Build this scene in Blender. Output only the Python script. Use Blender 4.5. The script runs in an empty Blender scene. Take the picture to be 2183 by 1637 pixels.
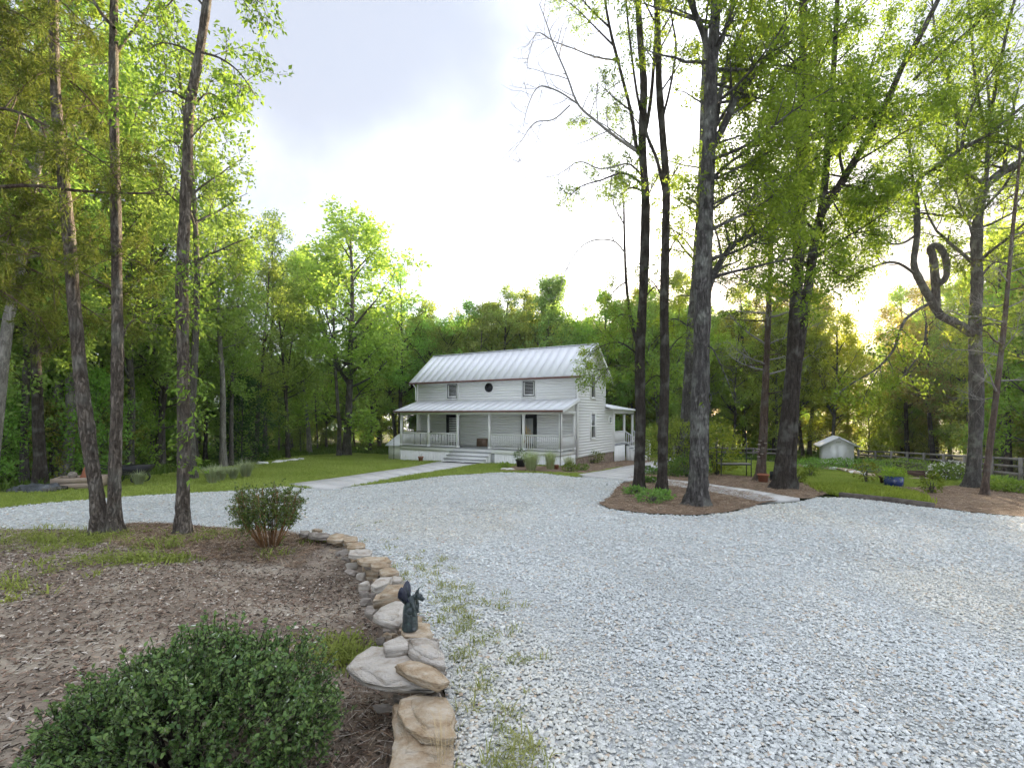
import bpy, bmesh, math, random
import numpy as np
from mathutils import Vector, Matrix
from mathutils.geometry import delaunay_2d_cdt

# ------------------------------------------------------------------ camera, sky, sun, exposure
SC = bpy.context.scene
COL = SC.collection
F, CX, HY, CAMZ = 1091.5, 1091.5, 886.0, 1.65      # calibrated on the house: focal length and horizon in photo pixels, eye height
cam_d = bpy.data.cameras.new('camera'); cam = bpy.data.objects.new('camera', cam_d); COL.objects.link(cam)
cam.location = (0, 0, CAMZ); cam.rotation_euler = (math.radians(90), 0, 0)
cam_d.sensor_width = 36; cam_d.lens = 36 * F / 2183; cam_d.shift_y = (HY - 818.5) / 2183
cam_d.clip_start = 0.05; cam_d.clip_end = 2000
SC.camera = cam

SUN_AZ, SUN_EL = math.radians(31.5), math.radians(10.5)   # sun ahead and to the right, low behind the trees
world = bpy.data.worlds.new('World'); SC.world = world; world.use_nodes = True
nt = world.node_tree; nt.nodes.clear()
out = nt.nodes.new('ShaderNodeOutputWorld'); bg = nt.nodes.new('ShaderNodeBackground')
sky = nt.nodes.new('ShaderNodeTexSky'); sky.sky_type = 'NISHITA'; sky.sun_disc = False
sky.sun_elevation = SUN_EL; sky.sun_rotation = SUN_AZ; sky.dust_density = 2.0; sky.air_density = 1.0; sky.ozone_density = 1.5
# thin high cloud veil over the clear sky
tc = nt.nodes.new('ShaderNodeTexCoord'); mp = nt.nodes.new('ShaderNodeMapping'); mp.inputs['Scale'].default_value = (1.6, 1.0, 3.2)
mp.inputs['Rotation'].default_value = (0.2, 0.35, 0.4); mp.inputs['Location'].default_value = (9, 3, 1)
nz = nt.nodes.new('ShaderNodeTexNoise'); nz.inputs['Scale'].default_value = 1.1; nz.inputs['Detail'].default_value = 7; nz.inputs['Roughness'].default_value = 0.55
rmp = nt.nodes.new('ShaderNodeMapRange'); rmp.inputs[1].default_value = 0.3; rmp.inputs[2].default_value = 0.72; rmp.inputs[3].default_value = 0.55; rmp.inputs[4].default_value = 0.98
mx = nt.nodes.new('ShaderNodeMix'); mx.data_type = 'RGBA'
CLOUD_AT = (16.15, 8.9, 18.7)
VEIL = (1.75, 1.77, 1.95)
# the veil scatters sunlight forward: brighter towards the sun
vd = nt.nodes.new('ShaderNodeVectorMath'); vd.operation = 'DOT_PRODUCT'; vn = nt.nodes.new('ShaderNodeVectorMath'); vn.operation = 'NORMALIZE'
vd.inputs[1].default_value = (math.sin(SUN_AZ) * math.cos(SUN_EL), math.cos(SUN_AZ) * math.cos(SUN_EL), math.sin(SUN_EL))
lob = nt.nodes.new('ShaderNodeMapRange'); lob.interpolation_type = 'SMOOTHSTEP'; lob.inputs[1].default_value = 0.5; lob.inputs[2].default_value = 1.0; lob.inputs[3].default_value = 1.0; lob.inputs[4].default_value = 1.6
vsc = nt.nodes.new('ShaderNodeVectorMath'); vsc.operation = 'SCALE'; vsc.inputs[0].default_value = VEIL
nt.links.new(tc.outputs['Generated'], vn.inputs[0]); nt.links.new(vn.outputs[0], vd.inputs[0]); nt.links.new(vd.outputs['Value'], lob.inputs[0]); nt.links.new(lob.outputs[0], vsc.inputs['Scale']); nt.links.new(vsc.outputs[0], mx.inputs[7])
bg.inputs['Strength'].default_value = 0.10
L = nt.links.new
L(tc.outputs['Generated'], mp.inputs['Vector']); L(mp.outputs[0], nz.inputs['Vector']); L(nz.outputs[0], rmp.inputs[0])
L(rmp.outputs[0], mx.inputs[0]); L(sky.outputs[0], mx.inputs[6]); # thicker grey-blue cloud banks drifting through the veil
n2 = nt.nodes.new('ShaderNodeTexNoise'); n2.inputs['Scale'].default_value = 1.0; n2.inputs['Detail'].default_value = 6; n2.inputs['Roughness'].default_value = 0.48
m2 = nt.nodes.new('ShaderNodeMapping'); m2.inputs['Location'].default_value = CLOUD_AT
L(tc.outputs['Generated'], m2.inputs['Vector']); L(m2.outputs[0], n2.inputs['Vector'])
r2 = nt.nodes.new('ShaderNodeMapRange'); r2.interpolation_type = 'SMOOTHSTEP'; r2.inputs[1].default_value = 0.43; r2.inputs[2].default_value = 0.64; r2.inputs[3].default_value = 0.0; r2.inputs[4].default_value = 0.92; L(n2.outputs[0], r2.inputs[0])
mx2 = nt.nodes.new('ShaderNodeMix'); mx2.data_type = 'RGBA'; L(r2.outputs[0], mx2.inputs[0]); L(mx.outputs[2], mx2.inputs[6]); mx2.inputs[7].default_value = (0.53, 0.585, 0.71, 1)
L(mx2.outputs[2], bg.inputs[0]); L(bg.outputs[0], out.inputs[0])

sun_d = bpy.data.lights.new('sun', 'SUN'); sun_d.energy = 2.2; sun_d.angle = math.radians(0.6); sun_d.color = (1.0, 0.80, 0.55)
sun = bpy.data.objects.new('sun', sun_d); COL.objects.link(sun)
sdir = Vector((math.sin(SUN_AZ) * math.cos(SUN_EL), math.cos(SUN_AZ) * math.cos(SUN_EL), math.sin(SUN_EL)))
sun.rotation_euler = sdir.to_track_quat('Z', 'Y').to_euler(); sun.location = (20, 30, 40)

vs = SC.view_settings; vs.view_transform = 'Standard'; vs.look = 'None'; vs.gamma = 1.0; vs.use_curve_mapping = False
vs.exposure = 3.5
SC.render.engine = 'CYCLES'
cy = SC.cycles
cy.max_bounces = 9; cy.diffuse_bounces = 6; cy.glossy_bounces = 2; cy.transmission_bounces = 5; cy.transparent_max_bounces = 4
cy.use_denoising = True; cy.use_adaptive_sampling = True; cy.adaptive_threshold = 0.02
cy.sample_clamp_indirect = 6; cy.caustics_reflective = False; cy.caustics_refractive = False

R = random.Random(11)
RNG = np.random.default_rng(7)

# ------------------------------------------------------------------ ground shape and photo-to-world helpers
def ground(x, y):
    """gentle slope away from the camera and down to the right"""
    x = np.asarray(x, float); y = np.asarray(y, float)
    yy = np.where(y < 55, y, 55 + (y - 55) * 0.3)
    xc = np.maximum(x, 0.0); xp = xc * xc / (xc + 3.0)
    xp = np.where(xp > 45, 45 + (xp - 45) * 0.3, xp)
    return -0.04 * yy - 0.031 * xp + 0.02 * np.sin(x * 0.7 + 1.3) * np.sin(y * 0.55)
def gz(x, y): return float(ground(x, y))
def at(px, py, d): return Vector(((px - CX) / F * d, d, CAMZ - (py - HY) / F * d))
def G(px, py):
    """the point of the ground that a photo pixel shows"""
    lo, hi = 0.3, 160.0
    f = lambda d: (CAMZ - gz((px - CX) / F * d, d)) / d - (py - HY) / F
    for _ in range(60):
        m = (lo + hi) / 2
        if f(m) > 0: lo = m
        else: hi = m
    return Vector(((px - CX) / F * lo, lo, gz((px - CX) / F * lo, lo)))
def Gp(pts): return [G(*p).to_2d() for p in pts]

WALLC = np.array([[p.x, p.y] for p in Gp([(625, 1138), (690, 1150), (745, 1175), (795, 1200), (845, 1240), (872, 1290), (895, 1340), (925, 1400), (948, 1470), (958, 1540), (962, 1640), (958, 1800), (940, 2200)])])
def wall_dist(x, y):
    """signed distance to the stone edging: positive on the planting-bed side"""
    x = np.asarray(x, float); y = np.asarray(y, float); best = np.full(x.shape, 1e9); sg = np.ones(x.shape)
    for a, b in zip(WALLC[:-1], WALLC[1:]):
        ab = b - a; t = np.clip(((x - a[0]) * ab[0] + (y - a[1]) * ab[1]) / (ab @ ab), 0, 1)
        dx = x - a[0] - t * ab[0]; dy = y - a[1] - t * ab[1]; d = np.hypot(dx, dy)
        cr = ab[0] * dy - ab[1] * dx
        m = d < best; best = np.where(m, d, best); sg = np.where(m, np.where(cr < 0, 1, -1), sg)
    return best * sg
def sstep(a, b, v):
    t = np.clip((v - a) / (b - a), 0, 1); return t * t * (3 - 2 * t)
def bed_z(x, y):
    s = wall_dist(x, y)
    fade = sstep(7.6, 6.6, np.asarray(y, float))
    dip = 0.20 * sstep(-0.05, 0.10, s) * (1 - sstep(0.7, 2.4, s)) * fade
    return ground(x, y) - dip + 0.025 * np.sin(np.asarray(x) * 2.1) * np.sin(np.asarray(y) * 1.7 + 1)

# ------------------------------------------------------------------ materials
def new_mat(name):
    m = bpy.data.materials.new(name); m.use_nodes = True
    t = m.node_tree; t.nodes.clear()
    o = t.nodes.new('ShaderNodeOutputMaterial')
    return m, t, o
def nd(t, typ, **kw):
    n = t.nodes.new(typ)
    for k, v in kw.items(): setattr(n, k, v)
    return n
def col4(c): return (c[0], c[1], c[2], 1)
def ramp(t, stops, interp='LINEAR'):
    n = nd(t, 'ShaderNodeValToRGB'); e = n.color_ramp.elements; n.color_ramp.interpolation = interp
    while len(e) < len(stops): e.new(0.5)
    for i, (p, c) in enumerate(stops): e[i].position = p; e[i].color = col4(c)
    return n
def surf(name, stops, scale=4.0, detail=6, rough=0.8, bump=0.3, bump_scale=None, bdist=0.02, stretch=(1, 1, 1), coord='Object', spec=0.3, rnd=0.0, metallic=0.0):
    """noise-coloured surface with fine relief; rnd lets each piece differ a little in tone"""
    m, t, o = new_mat(name); l = t.links.new
    b = nd(t, 'ShaderNodeBsdfPrincipled'); b.inputs['Roughness'].default_value = rough; b.inputs['Metallic'].default_value = metallic
    b.inputs['Specular IOR Level'].default_value = spec
    tc = nd(t, 'ShaderNodeTexCoord'); mp = nd(t, 'ShaderNodeMapping'); mp.inputs['Scale'].default_value = stretch
    l(tc.outputs[coord], mp.inputs[0])
    oi = nd(t, 'ShaderNodeObjectInfo')
    n = nd(t, 'ShaderNodeTexNoise', noise_dimensions='4D'); n.inputs['Scale'].default_value = scale; n.inputs['Detail'].default_value = detail; n.inputs['Roughness'].default_value = 0.62
    l(mp.outputs[0], n.inputs['Vector'])
    mul = nd(t, 'ShaderNodeMath', operation='MULTIPLY'); mul.inputs[1].default_value = 37.0; l(oi.outputs['Random'], mul.inputs[0]); l(mul.outputs[0], n.inputs['W'])
    r = ramp(t, stops); l(n.outputs[0], r.inputs[0])
    c = r.outputs[0]
    if rnd:
        mr = nd(t, 'ShaderNodeMapRange'); mr.inputs[3].default_value = 1 - rnd; mr.inputs[4].default_value = 1 + rnd; l(oi.outputs['Random'], mr.inputs[0])
        hv = nd(t, 'ShaderNodeHueSaturation'); l(mr.outputs[0], hv.inputs['Value']); l(c, hv.inputs['Color']); c = hv.outputs[0]
    l(c, b.inputs['Base Color'])
    if bump:
        n2 = nd(t, 'ShaderNodeTexNoise'); n2.inputs['Scale'].default_value = bump_scale or scale * 3; n2.inputs['Detail'].default_value = 5
        l(mp.outputs[0], n2.inputs['Vector'])
        bp = nd(t, 'ShaderNodeBump'); bp.inputs['Strength'].default_value = bump; bp.inputs['Distance'].default_value = bdist
        l(n2.outputs[0], bp.inputs['Height']); l(bp.outputs[0], b.inputs['Normal'])
    l(b.outputs[0], o.inputs[0])
    return m
def leaf_mat(name, c1, c2, trans=0.45, tcol=(1.15, 1.12, 0.7), gloss=0.0, rough=0.45):
    """leaf: reflects and lets light through; tone varies leaf by leaf, obj.color tints a whole plant"""
    m, t, o = new_mat(name); l = t.links.new
    g = nd(t, 'ShaderNodeNewGeometry'); oi = nd(t, 'ShaderNodeObjectInfo')
    r = ramp(t, [(0, c1), (1, c2)]); l(g.outputs['Random Per Island'], r.inputs[0])
    m1 = nd(t, 'ShaderNodeMix', data_type='RGBA', blend_type='MULTIPLY'); m1.inputs[0].default_value = 1; l(r.outputs[0], m1.inputs[6]); l(oi.outputs['Color'], m1.inputs[7])
    m2 = nd(t, 'ShaderNodeMix', data_type='RGBA', blend_type='MULTIPLY'); m2.inputs[0].default_value = 1; l(m1.outputs[2], m2.inputs[6]); m2.inputs[7].default_value = col4(tcol)
    d = nd(t, 'ShaderNodeBsdfDiffuse'); tr = nd(t, 'ShaderNodeBsdfTranslucent'); l(m1.outputs[2], d.inputs[0]); l(m2.outputs[2], tr.inputs[0])
    ms = nd(t, 'ShaderNodeMixShader'); ms.inputs[0].default_value = trans; l(d.outputs[0], ms.inputs[1]); l(tr.outputs[0], ms.inputs[2])
    s = ms.outputs[0]
    if gloss:
        gl = nd(t, 'ShaderNodeBsdfGlossy'); gl.inputs['Roughness'].default_value = rough; gl.inputs[0].default_value = (1, 1, 1, 1)
        fr = nd(t, 'ShaderNodeFresnel'); fr.inputs[0].default_value = 1.4
        mu = nd(t, 'ShaderNodeMath', operation='MULTIPLY'); mu.inputs[1].default_value = gloss; l(fr.outputs[0], mu.inputs[0])
        m3 = nd(t, 'ShaderNodeMixShader'); l(mu.outputs[0], m3.inputs[0]); l(s, m3.inputs[1]); l(gl.outputs[0], m3.inputs[2]); s = m3.outputs[0]
    l(s, o.inputs[0])
    return m
def tint_mat(name, rough=0.8, trans=0.0, var=0.25, spec=0.3):
    """material of scattered pieces: base colour comes with each piece"""
    m, t, o = new_mat(name); l = t.links.new
    a = nd(t, 'ShaderNodeAttribute', attribute_type='INSTANCER', attribute_name='tint')
    tc = nd(t, 'ShaderNodeTexCoord'); n = nd(t, 'ShaderNodeTexNoise'); n.inputs['Scale'].default_value = 2.2; n.inputs['Detail'].default_value = 3
    l(tc.outputs['Object'], n.inputs['Vector'])
    mr = nd(t, 'ShaderNodeMapRange'); mr.inputs[1].default_value = 0.3; mr.inputs[2].default_value = 0.7; mr.inputs[3].default_value = 1 - var; mr.inputs[4].default_value = 1 + var; l(n.outputs[0], mr.inputs[0])
    h = nd(t, 'ShaderNodeHueSaturation'); l(a.outputs['Color'], h.inputs['Color']); l(mr.outputs[0], h.inputs['Value'])
    if trans:
        d = nd(t, 'ShaderNodeBsdfDiffuse'); tr = nd(t, 'ShaderNodeBsdfTranslucent'); l(h.outputs[0], d.inputs[0]); l(h.outputs[0], tr.inputs[0])
        ms = nd(t, 'ShaderNodeMixShader'); ms.inputs[0].default_value = trans; l(d.outputs[0], ms.inputs[1]); l(tr.outputs[0], ms.inputs[2]); l(ms.outputs[0], o.inputs[0])
    else:
        b = nd(t, 'ShaderNodeBsdfPrincipled'); b.inputs['Roughness'].default_value = rough; b.inputs['Specular IOR Level'].default_value = spec
        l(h.outputs[0], b.inputs['Base Color']); l(b.outputs[0], o.inputs[0])
    return m
def bark_mat(name, dark, mid, light, scale=5.0, bump=0.9, lichen=0.0):
    m, t, o = new_mat(name); l = t.links.new
    b = nd(t, 'ShaderNodeBsdfPrincipled'); b.inputs['Roughness'].default_value = 0.92; b.inputs['Specular IOR Level'].default_value = 0.15
    tc = nd(t, 'ShaderNodeTexCoord'); mp = nd(t, 'ShaderNodeMapping'); mp.inputs['Scale'].default_value = (1, 1, 0.22); l(tc.outputs['Object'], mp.inputs[0])
    v = nd(t, 'ShaderNodeTexVoronoi', feature='DISTANCE_TO_EDGE'); v.inputs['Scale'].default_value = scale * 3.2
    n = nd(t, 'ShaderNodeTexNoise'); n.inputs['Scale'].default_value = scale * 2; n.inputs['Detail'].default_value = 8; n.inputs['Roughness'].default_value = 0.7; n.inputs['Distortion'].default_value = 0.6
    l(mp.outputs[0], n.inputs['Vector'])
    mv = nd(t, 'ShaderNodeMix', data_type='VECTOR'); mv.inputs[0].default_value = 0.25; l(mp.outputs[0], mv.inputs[4]); l(n.outputs[1], mv.inputs[5]); l(mv.outputs[1], v.inputs['Vector'])
    r = ramp(t, [(0.30, dark), (0.52, mid), (0.72, light)]); l(n.outputs[0], r.inputs[0])
    rv = ramp(t, [(0.0, (0.35, 0.35, 0.35)), (0.12, (1, 1, 1))]); l(v.outputs[0], rv.inputs[0])
    mm = nd(t, 'ShaderNodeMix', data_type='RGBA', blend_type='MULTIPLY'); mm.inputs[0].default_value = 0.75; l(r.outputs[0], mm.inputs[6]); l(rv.outputs[0], mm.inputs[7])
    c = mm.outputs[2]
    if lichen:
        n3 = nd(t, 'ShaderNodeTexNoise'); n3.inputs['Scale'].default_value = 2.6; n3.inputs['Detail'].default_value = 5; l(tc.outputs['Object'], n3.inputs['Vector'])
        r3 = ramp(t, [(0.5, (0, 0, 0)), (0.66, (lichen, lichen, lichen))]); l(n3.outputs[0], r3.inputs[0])
        ml = nd(t, 'ShaderNodeMix', data_type='RGBA'); l(r3.outputs[0], ml.inputs[0]); l(c, ml.inputs[6]); ml.inputs[7].default_value = (0.30, 0.31, 0.27, 1); c = ml.outputs[2]
    l(c, b.inputs['Base Color'])
    ad = nd(t, 'ShaderNodeMath', operation='ADD'); l(n.outputs[0], ad.inputs[0]); l(rv.outputs[0], ad.inputs[1])
    bp = nd(t, 'ShaderNodeBump'); bp.inputs['Strength'].default_value = bump; bp.inputs['Distance'].default_value = 0.03; l(ad.outputs[0], bp.inputs['Height']); l(bp.outputs[0], b.inputs['Normal'])
    l(b.outputs[0], o.inputs[0])
    return m

M = {}
M['white'] = surf('white_paint', [(0.2, (0.85, 0.855, 0.855)), (0.8, (0.89, 0.89, 0.885))], 1.2, rough=0.55, bump=0.05, rnd=0.03)
M['trim'] = surf('white_trim', [(0.2, (0.83, 0.835, 0.83)), (0.8, (0.88, 0.88, 0.87))], 2, rough=0.5, bump=0.03)
M['metal_roof'] = surf('galvanised_roof', [(0.25, (0.72, 0.74, 0.77)), (0.75, (0.79, 0.81, 0.83))], 0.9, rough=0.45, bump=0.04, spec=0.5, rnd=0.015)
M['copper'] = surf('brown_copper', [(0.3, (0.13, 0.055, 0.045)), (0.8, (0.24, 0.11, 0.085))], 5, rough=0.5, bump=0.05, spec=0.5)
M['black'] = surf('black_paint', [(0.3, (0.012, 0.012, 0.016)), (0.8, (0.03, 0.03, 0.035))], 6, rough=0.5, bump=0.05)
M['iron'] = surf('dark_iron', [(0.3, (0.02, 0.025, 0.022)), (0.8, (0.06, 0.065, 0.055))], 9, rough=0.55, bump=0.2)
M['deck'] = surf('grey_deck_paint', [(0.3, (0.32, 0.33, 0.34)), (0.8, (0.42, 0.43, 0.44))], 3, rough=0.6, bump=0.05)
M['concrete'] = surf('concrete', [(0.25, (0.44, 0.43, 0.42)), (0.55, (0.56, 0.55, 0.53)), (0.8, (0.64, 0.63, 0.60))], 1.4, 9, rough=0.9, bump=0.3, bump_scale=60, bdist=0.004, rnd=0.05)
M['soil'] = surf('soil', [(0.30, (0.12, 0.095, 0.07)), (0.48, (0.255, 0.205, 0.155)), (0.62, (0.38, 0.325, 0.25)), (0.75, (0.50, 0.45, 0.37))], 1.3, 12, rough=1.0, bump=0.9, bump_scale=35, bdist=0.03)
M['straw_bed'] = surf('pine_straw_bed', [(0.25, (0.11, 0.075, 0.05)), (0.5, (0.21, 0.148, 0.10)), (0.75, (0.33, 0.25, 0.18))], 1.6, 12, rough=1.0, bump=0.9, bump_scale=30, bdist=0.03, stretch=(1, 2.2, 1))
M['forest'] = surf('forest_floor', [(0.3, (0.035, 0.045, 0.014)), (0.5, (0.06, 0.075, 0.02)), (0.75, (0.11, 0.10, 0.045))], 0.9, 10, rough=1.0, bump=0.8, bump_scale=14, bdist=0.06)
M['lawn'] = surf('lawn_soil', [(0.25, (0.15, 0.20, 0.045)), (0.5, (0.21, 0.27, 0.065)), (0.75, (0.28, 0.30, 0.11))], 0.5, 10, rough=1.0, bump=0.6, bump_scale=25, bdist=0.03)
M['terracotta'] = surf('terracotta', [(0.3, (0.24, 0.085, 0.045)), (0.8, (0.36, 0.15, 0.085))], 7, rough=0.85, bump=0.15)
M['blue'] = surf('blue_glaze', [(0.3, (0.01, 0.022, 0.10)), (0.8, (0.02, 0.05, 0.19))], 5, rough=0.25, bump=0.05, spec=0.6)
M['cardboard'] = surf('brown_board', [(0.3, (0.17, 0.11, 0.075)), (0.8, (0.25, 0.17, 0.12))], 8, rough=0.9, bump=0.05)
M['raw_wood'] = surf('weathered_plank', [(0.25, (0.22, 0.16, 0.12)), (0.5, (0.34, 0.27, 0.21)), (0.8, (0.46, 0.38, 0.31))], 5, 8, rough=0.9, bump=0.4, stretch=(0.5, 4, 6), bdist=0.006)
M['fence'] = surf('grey_fence_wood', [(0.25, (0.14, 0.128, 0.115)), (0.5, (0.22, 0.205, 0.185)), (0.8, (0.32, 0.30, 0.275))], 4, 8, rough=0.9, bump=0.4, bdist=0.006, rnd=0.12)
M['timber'] = surf('old_timber', [(0.25, (0.05, 0.042, 0.036)), (0.5, (0.12, 0.10, 0.085)), (0.8, (0.24, 0.21, 0.18))], 7, 8, rough=0.95, bump=0.6, bdist=0.012, stretch=(1, 1, 3))
M['dark_timber'] = surf('dark_red_timber', [(0.25, (0.035, 0.018, 0.014)), (0.8, (0.10, 0.055, 0.042))], 7, 8, rough=0.95, bump=0.5, bdist=0.01)
M['straw'] = surf('dry_straw', [(0.3, (0.42, 0.32, 0.17)), (0.8, (0.60, 0.48, 0.29))], 12, rough=0.9, bump=0.2)
M['stone_tan'] = surf('tan_fieldstone', [(0.28, (0.17, 0.105, 0.06)), (0.42, (0.34, 0.25, 0.155)), (0.55, (0.43, 0.35, 0.25)), (0.75, (0.53, 0.48, 0.40))], 9, 14, rough=0.95, bump=1.0, bump_scale=42, bdist=0.016, stretch=(1, 1.3, 5), rnd=0.14)
M['stone_grey'] = surf('grey_fieldstone', [(0.28, (0.15, 0.12, 0.095)), (0.5, (0.30, 0.265, 0.225)), (0.75, (0.46, 0.42, 0.36))], 9, 14, rough=0.95, bump=1.0, bump_scale=42, bdist=0.016, stretch=(1, 1.3, 5), rnd=0.16)
M['stone_pale'] = surf('pale_slab', [(0.25, (0.24, 0.18, 0.125)), (0.42, (0.41, 0.36, 0.295)), (0.55, (0.50, 0.465, 0.41)), (0.75, (0.53, 0.45, 0.34))], 9, 14, rough=0.95, bump=1.0, bump_scale=42, bdist=0.016, stretch=(1, 1.3, 5), rnd=0.05)
M['foundation'] = surf('brown_rubble_stone', [(0.25, (0.10, 0.07, 0.05)), (0.5, (0.20, 0.15, 0.115)), (0.8, (0.33, 0.27, 0.22))], 6, 8, rough=0.95, bump=0.8, rnd=0.2)
M['bronze'] = surf('dark_green_bronze', [(0.3, (0.012, 0.018, 0.022)), (0.55, (0.03, 0.045, 0.045)), (0.72, (0.09, 0.15, 0.13)), (0.85, (0.20, 0.27, 0.24))], 14, 8, rough=0.42, bump=0.8, bump_scale=40, bdist=0.008, spec=0.6)
M['bronze_wing'] = surf('blue_black_bronze', [(0.3, (0.008, 0.010, 0.022)), (0.62, (0.02, 0.025, 0.05)), (0.85, (0.10, 0.12, 0.16))], 16, 8, rough=0.38, bump=0.8, bump_scale=45, bdist=0.008, spec=0.6)
M['white_stone'] = surf('white_stone', [(0.3, (0.55, 0.54, 0.50)), (0.8, (0.75, 0.74, 0.70))], 6, rough=0.85, bump=0.4)
M['tarp'] = surf('grey_tarp', [(0.3, (0.03, 0.035, 0.04)), (0.6, (0.11, 0.12, 0.13)), (0.85, (0.30, 0.32, 0.33))], 4, rough=0.5, bump=0.6, bump_scale=7, bdist=0.05)
def glass_mat():
    m, t, o = new_mat('window_glass'); b = nd(t, 'ShaderNodeBsdfPrincipled')
    n = nd(t, 'ShaderNodeTexNoise'); n.inputs['Scale'].default_value = 1.5; tc = nd(t, 'ShaderNodeTexCoord'); t.links.new(tc.outputs['Object'], n.inputs['Vector'])
    r = ramp(t, [(0.35, (0.05, 0.06, 0.06)), (0.7, (0.13, 0.14, 0.14))]); t.links.new(n.outputs[0], r.inputs[0]); t.links.new(r.outputs[0], b.inputs['Base Color'])
    b.inputs['Roughness'].default_value = 0.06; b.inputs['Specular IOR Level'].default_value = 0.9; t.links.new(b.outputs[0], o.inputs[0]); return m
M['glass'] = glass_mat()
def gravel_mat():
    m, t, o = new_mat('gravel_bed'); l = t.links.new
    b = nd(t, 'ShaderNodeBsdfPrincipled'); b.inputs['Roughness'].default_value = 0.9; b.inputs['Specular IOR Level'].default_value = 0.25
    tc = nd(t, 'ShaderNodeTexCoord')
    v = nd(t, 'ShaderNodeTexVoronoi'); v.inputs['Scale'].default_value = 26; v.inputs['Randomness'].default_value = 1; l(tc.outputs['Object'], v.inputs['Vector'])
    r = ramp(t, [(0.0, (0.34, 0.36, 0.355)), (0.3, (0.48, 0.50, 0.49)), (0.6, (0.58, 0.60, 0.59)), (0.9, (0.68, 0.69, 0.67)), (0.97, (0.56, 0.48, 0.39))])
    sp = nd(t, 'ShaderNodeSeparateColor'); l(v.outputs['Color'], sp.inputs[0]); l(sp.outputs[0], r.inputs[0])
    n = nd(t, 'ShaderNodeTexNoise'); n.inputs['Scale'].default_value = 0.45; n.inputs['Detail'].default_value = 8; l(tc.outputs['Object'], n.inputs['Vector'])
    r2 = ramp(t, [(0.3, (0.80, 0.80, 0.78)), (0.52, (1, 1, 1)), (0.72, (1.0, 0.97, 0.92))]); l(n.outputs[0], r2.inputs[0])
    mm = nd(t, 'ShaderNodeMix', data_type='RGBA', blend_type='MULTIPLY'); mm.inputs[0].default_value = 1; l(r.outputs[0], mm.inputs[6]); l(r2.outputs[0], mm.inputs[7])
    l(mm.outputs[2], b.inputs['Base Color'])
    bp = nd(t, 'ShaderNodeBump', invert=True); bp.inputs['Strength'].default_value = 0.9; bp.inputs['Distance'].default_value = 0.025; l(v.outputs['Distance'], bp.inputs['Height']); l(bp.outputs[0], b.inputs['Normal'])
    l(b.outputs[0], o.inputs[0]); return m
M['gravel'] = gravel_mat()
M['pebble'] = tint_mat('gravel_stone', 0.8, var=0.18)
M['chip'] = tint_mat('mulch_piece', 0.9, var=0.3)
M['blade'] = tint_mat('grass_blade', trans=0.35, var=0.2)
M['leaf'] = leaf_mat('woodland_leaf', (0.11, 0.17, 0.055), (0.205, 0.275, 0.098), 0.5)
M['leaf_oak'] = leaf_mat('oak_leaf', (0.095, 0.155, 0.043), (0.185, 0.26, 0.078), 0.5)
M['needle'] = leaf_mat('cedar_needle', (0.085, 0.12, 0.032), (0.17, 0.205, 0.062), 0.4)
M['box_leaf'] = leaf_mat('holly_leaf', (0.07, 0.145, 0.042), (0.18, 0.27, 0.075), 0.25, gloss=0.55, rough=0.35)
M['leaf_olive'] = leaf_mat('azalea_leaf', (0.065, 0.12, 0.03), (0.15, 0.20, 0.05), 0.3, gloss=0.25)
M['silver'] = leaf_mat('silver_grass_blade', (0.32, 0.35, 0.24), (0.50, 0.52, 0.40), 0.3, tcol=(1, 1, 0.8))
M['flower'] = leaf_mat('white_petal', (0.6, 0.6, 0.56), (0.75, 0.75, 0.7), 0.3, tcol=(1, 1, 1))
M['bark_brown'] = bark_mat('furrowed_brown_bark', (0.06, 0.048, 0.038), (0.165, 0.138, 0.112), (0.32, 0.285, 0.24), 7, 1.0, 0.35)
M['bark_dark'] = bark_mat('dark_bark', (0.028, 0.023, 0.019), (0.068, 0.056, 0.047), (0.14, 0.12, 0.105), 7, 0.9, 0.3)
M['bark_oak'] = bark_mat('grey_oak_bark', (0.05, 0.046, 0.042), (0.115, 0.107, 0.10), (0.215, 0.205, 0.195), 6, 1.0, 0.6)
M['bark_red'] = bark_mat('red_cedar_bark', (0.06, 0.042, 0.034), (0.14, 0.10, 0.08), (0.26, 0.205, 0.17), 7, 0.8, 0.3)
M['bark_grey'] = bark_mat('woodland_bark', (0.045, 0.040, 0.032), (0.11, 0.10, 0.085), (0.21, 0.20, 0.17), 5, 0.7, 0.3)
M['bark_pale'] = bark_mat('pale_bark', (0.11, 0.10, 0.085), (0.24, 0.225, 0.195), (0.36, 0.34, 0.30), 5, 0.6, 0.3)
M['twig'] = surf('bare_grey_twig', [(0.3, (0.20, 0.19, 0.185)), (0.8, (0.36, 0.34, 0.325))], 8, rough=0.9, bump=0.1)
M['stem'] = surf('orange_brown_stem', [(0.3, (0.13, 0.065, 0.028)), (0.8, (0.30, 0.17, 0.075))], 12, rough=0.85, bump=0.3)

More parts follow.
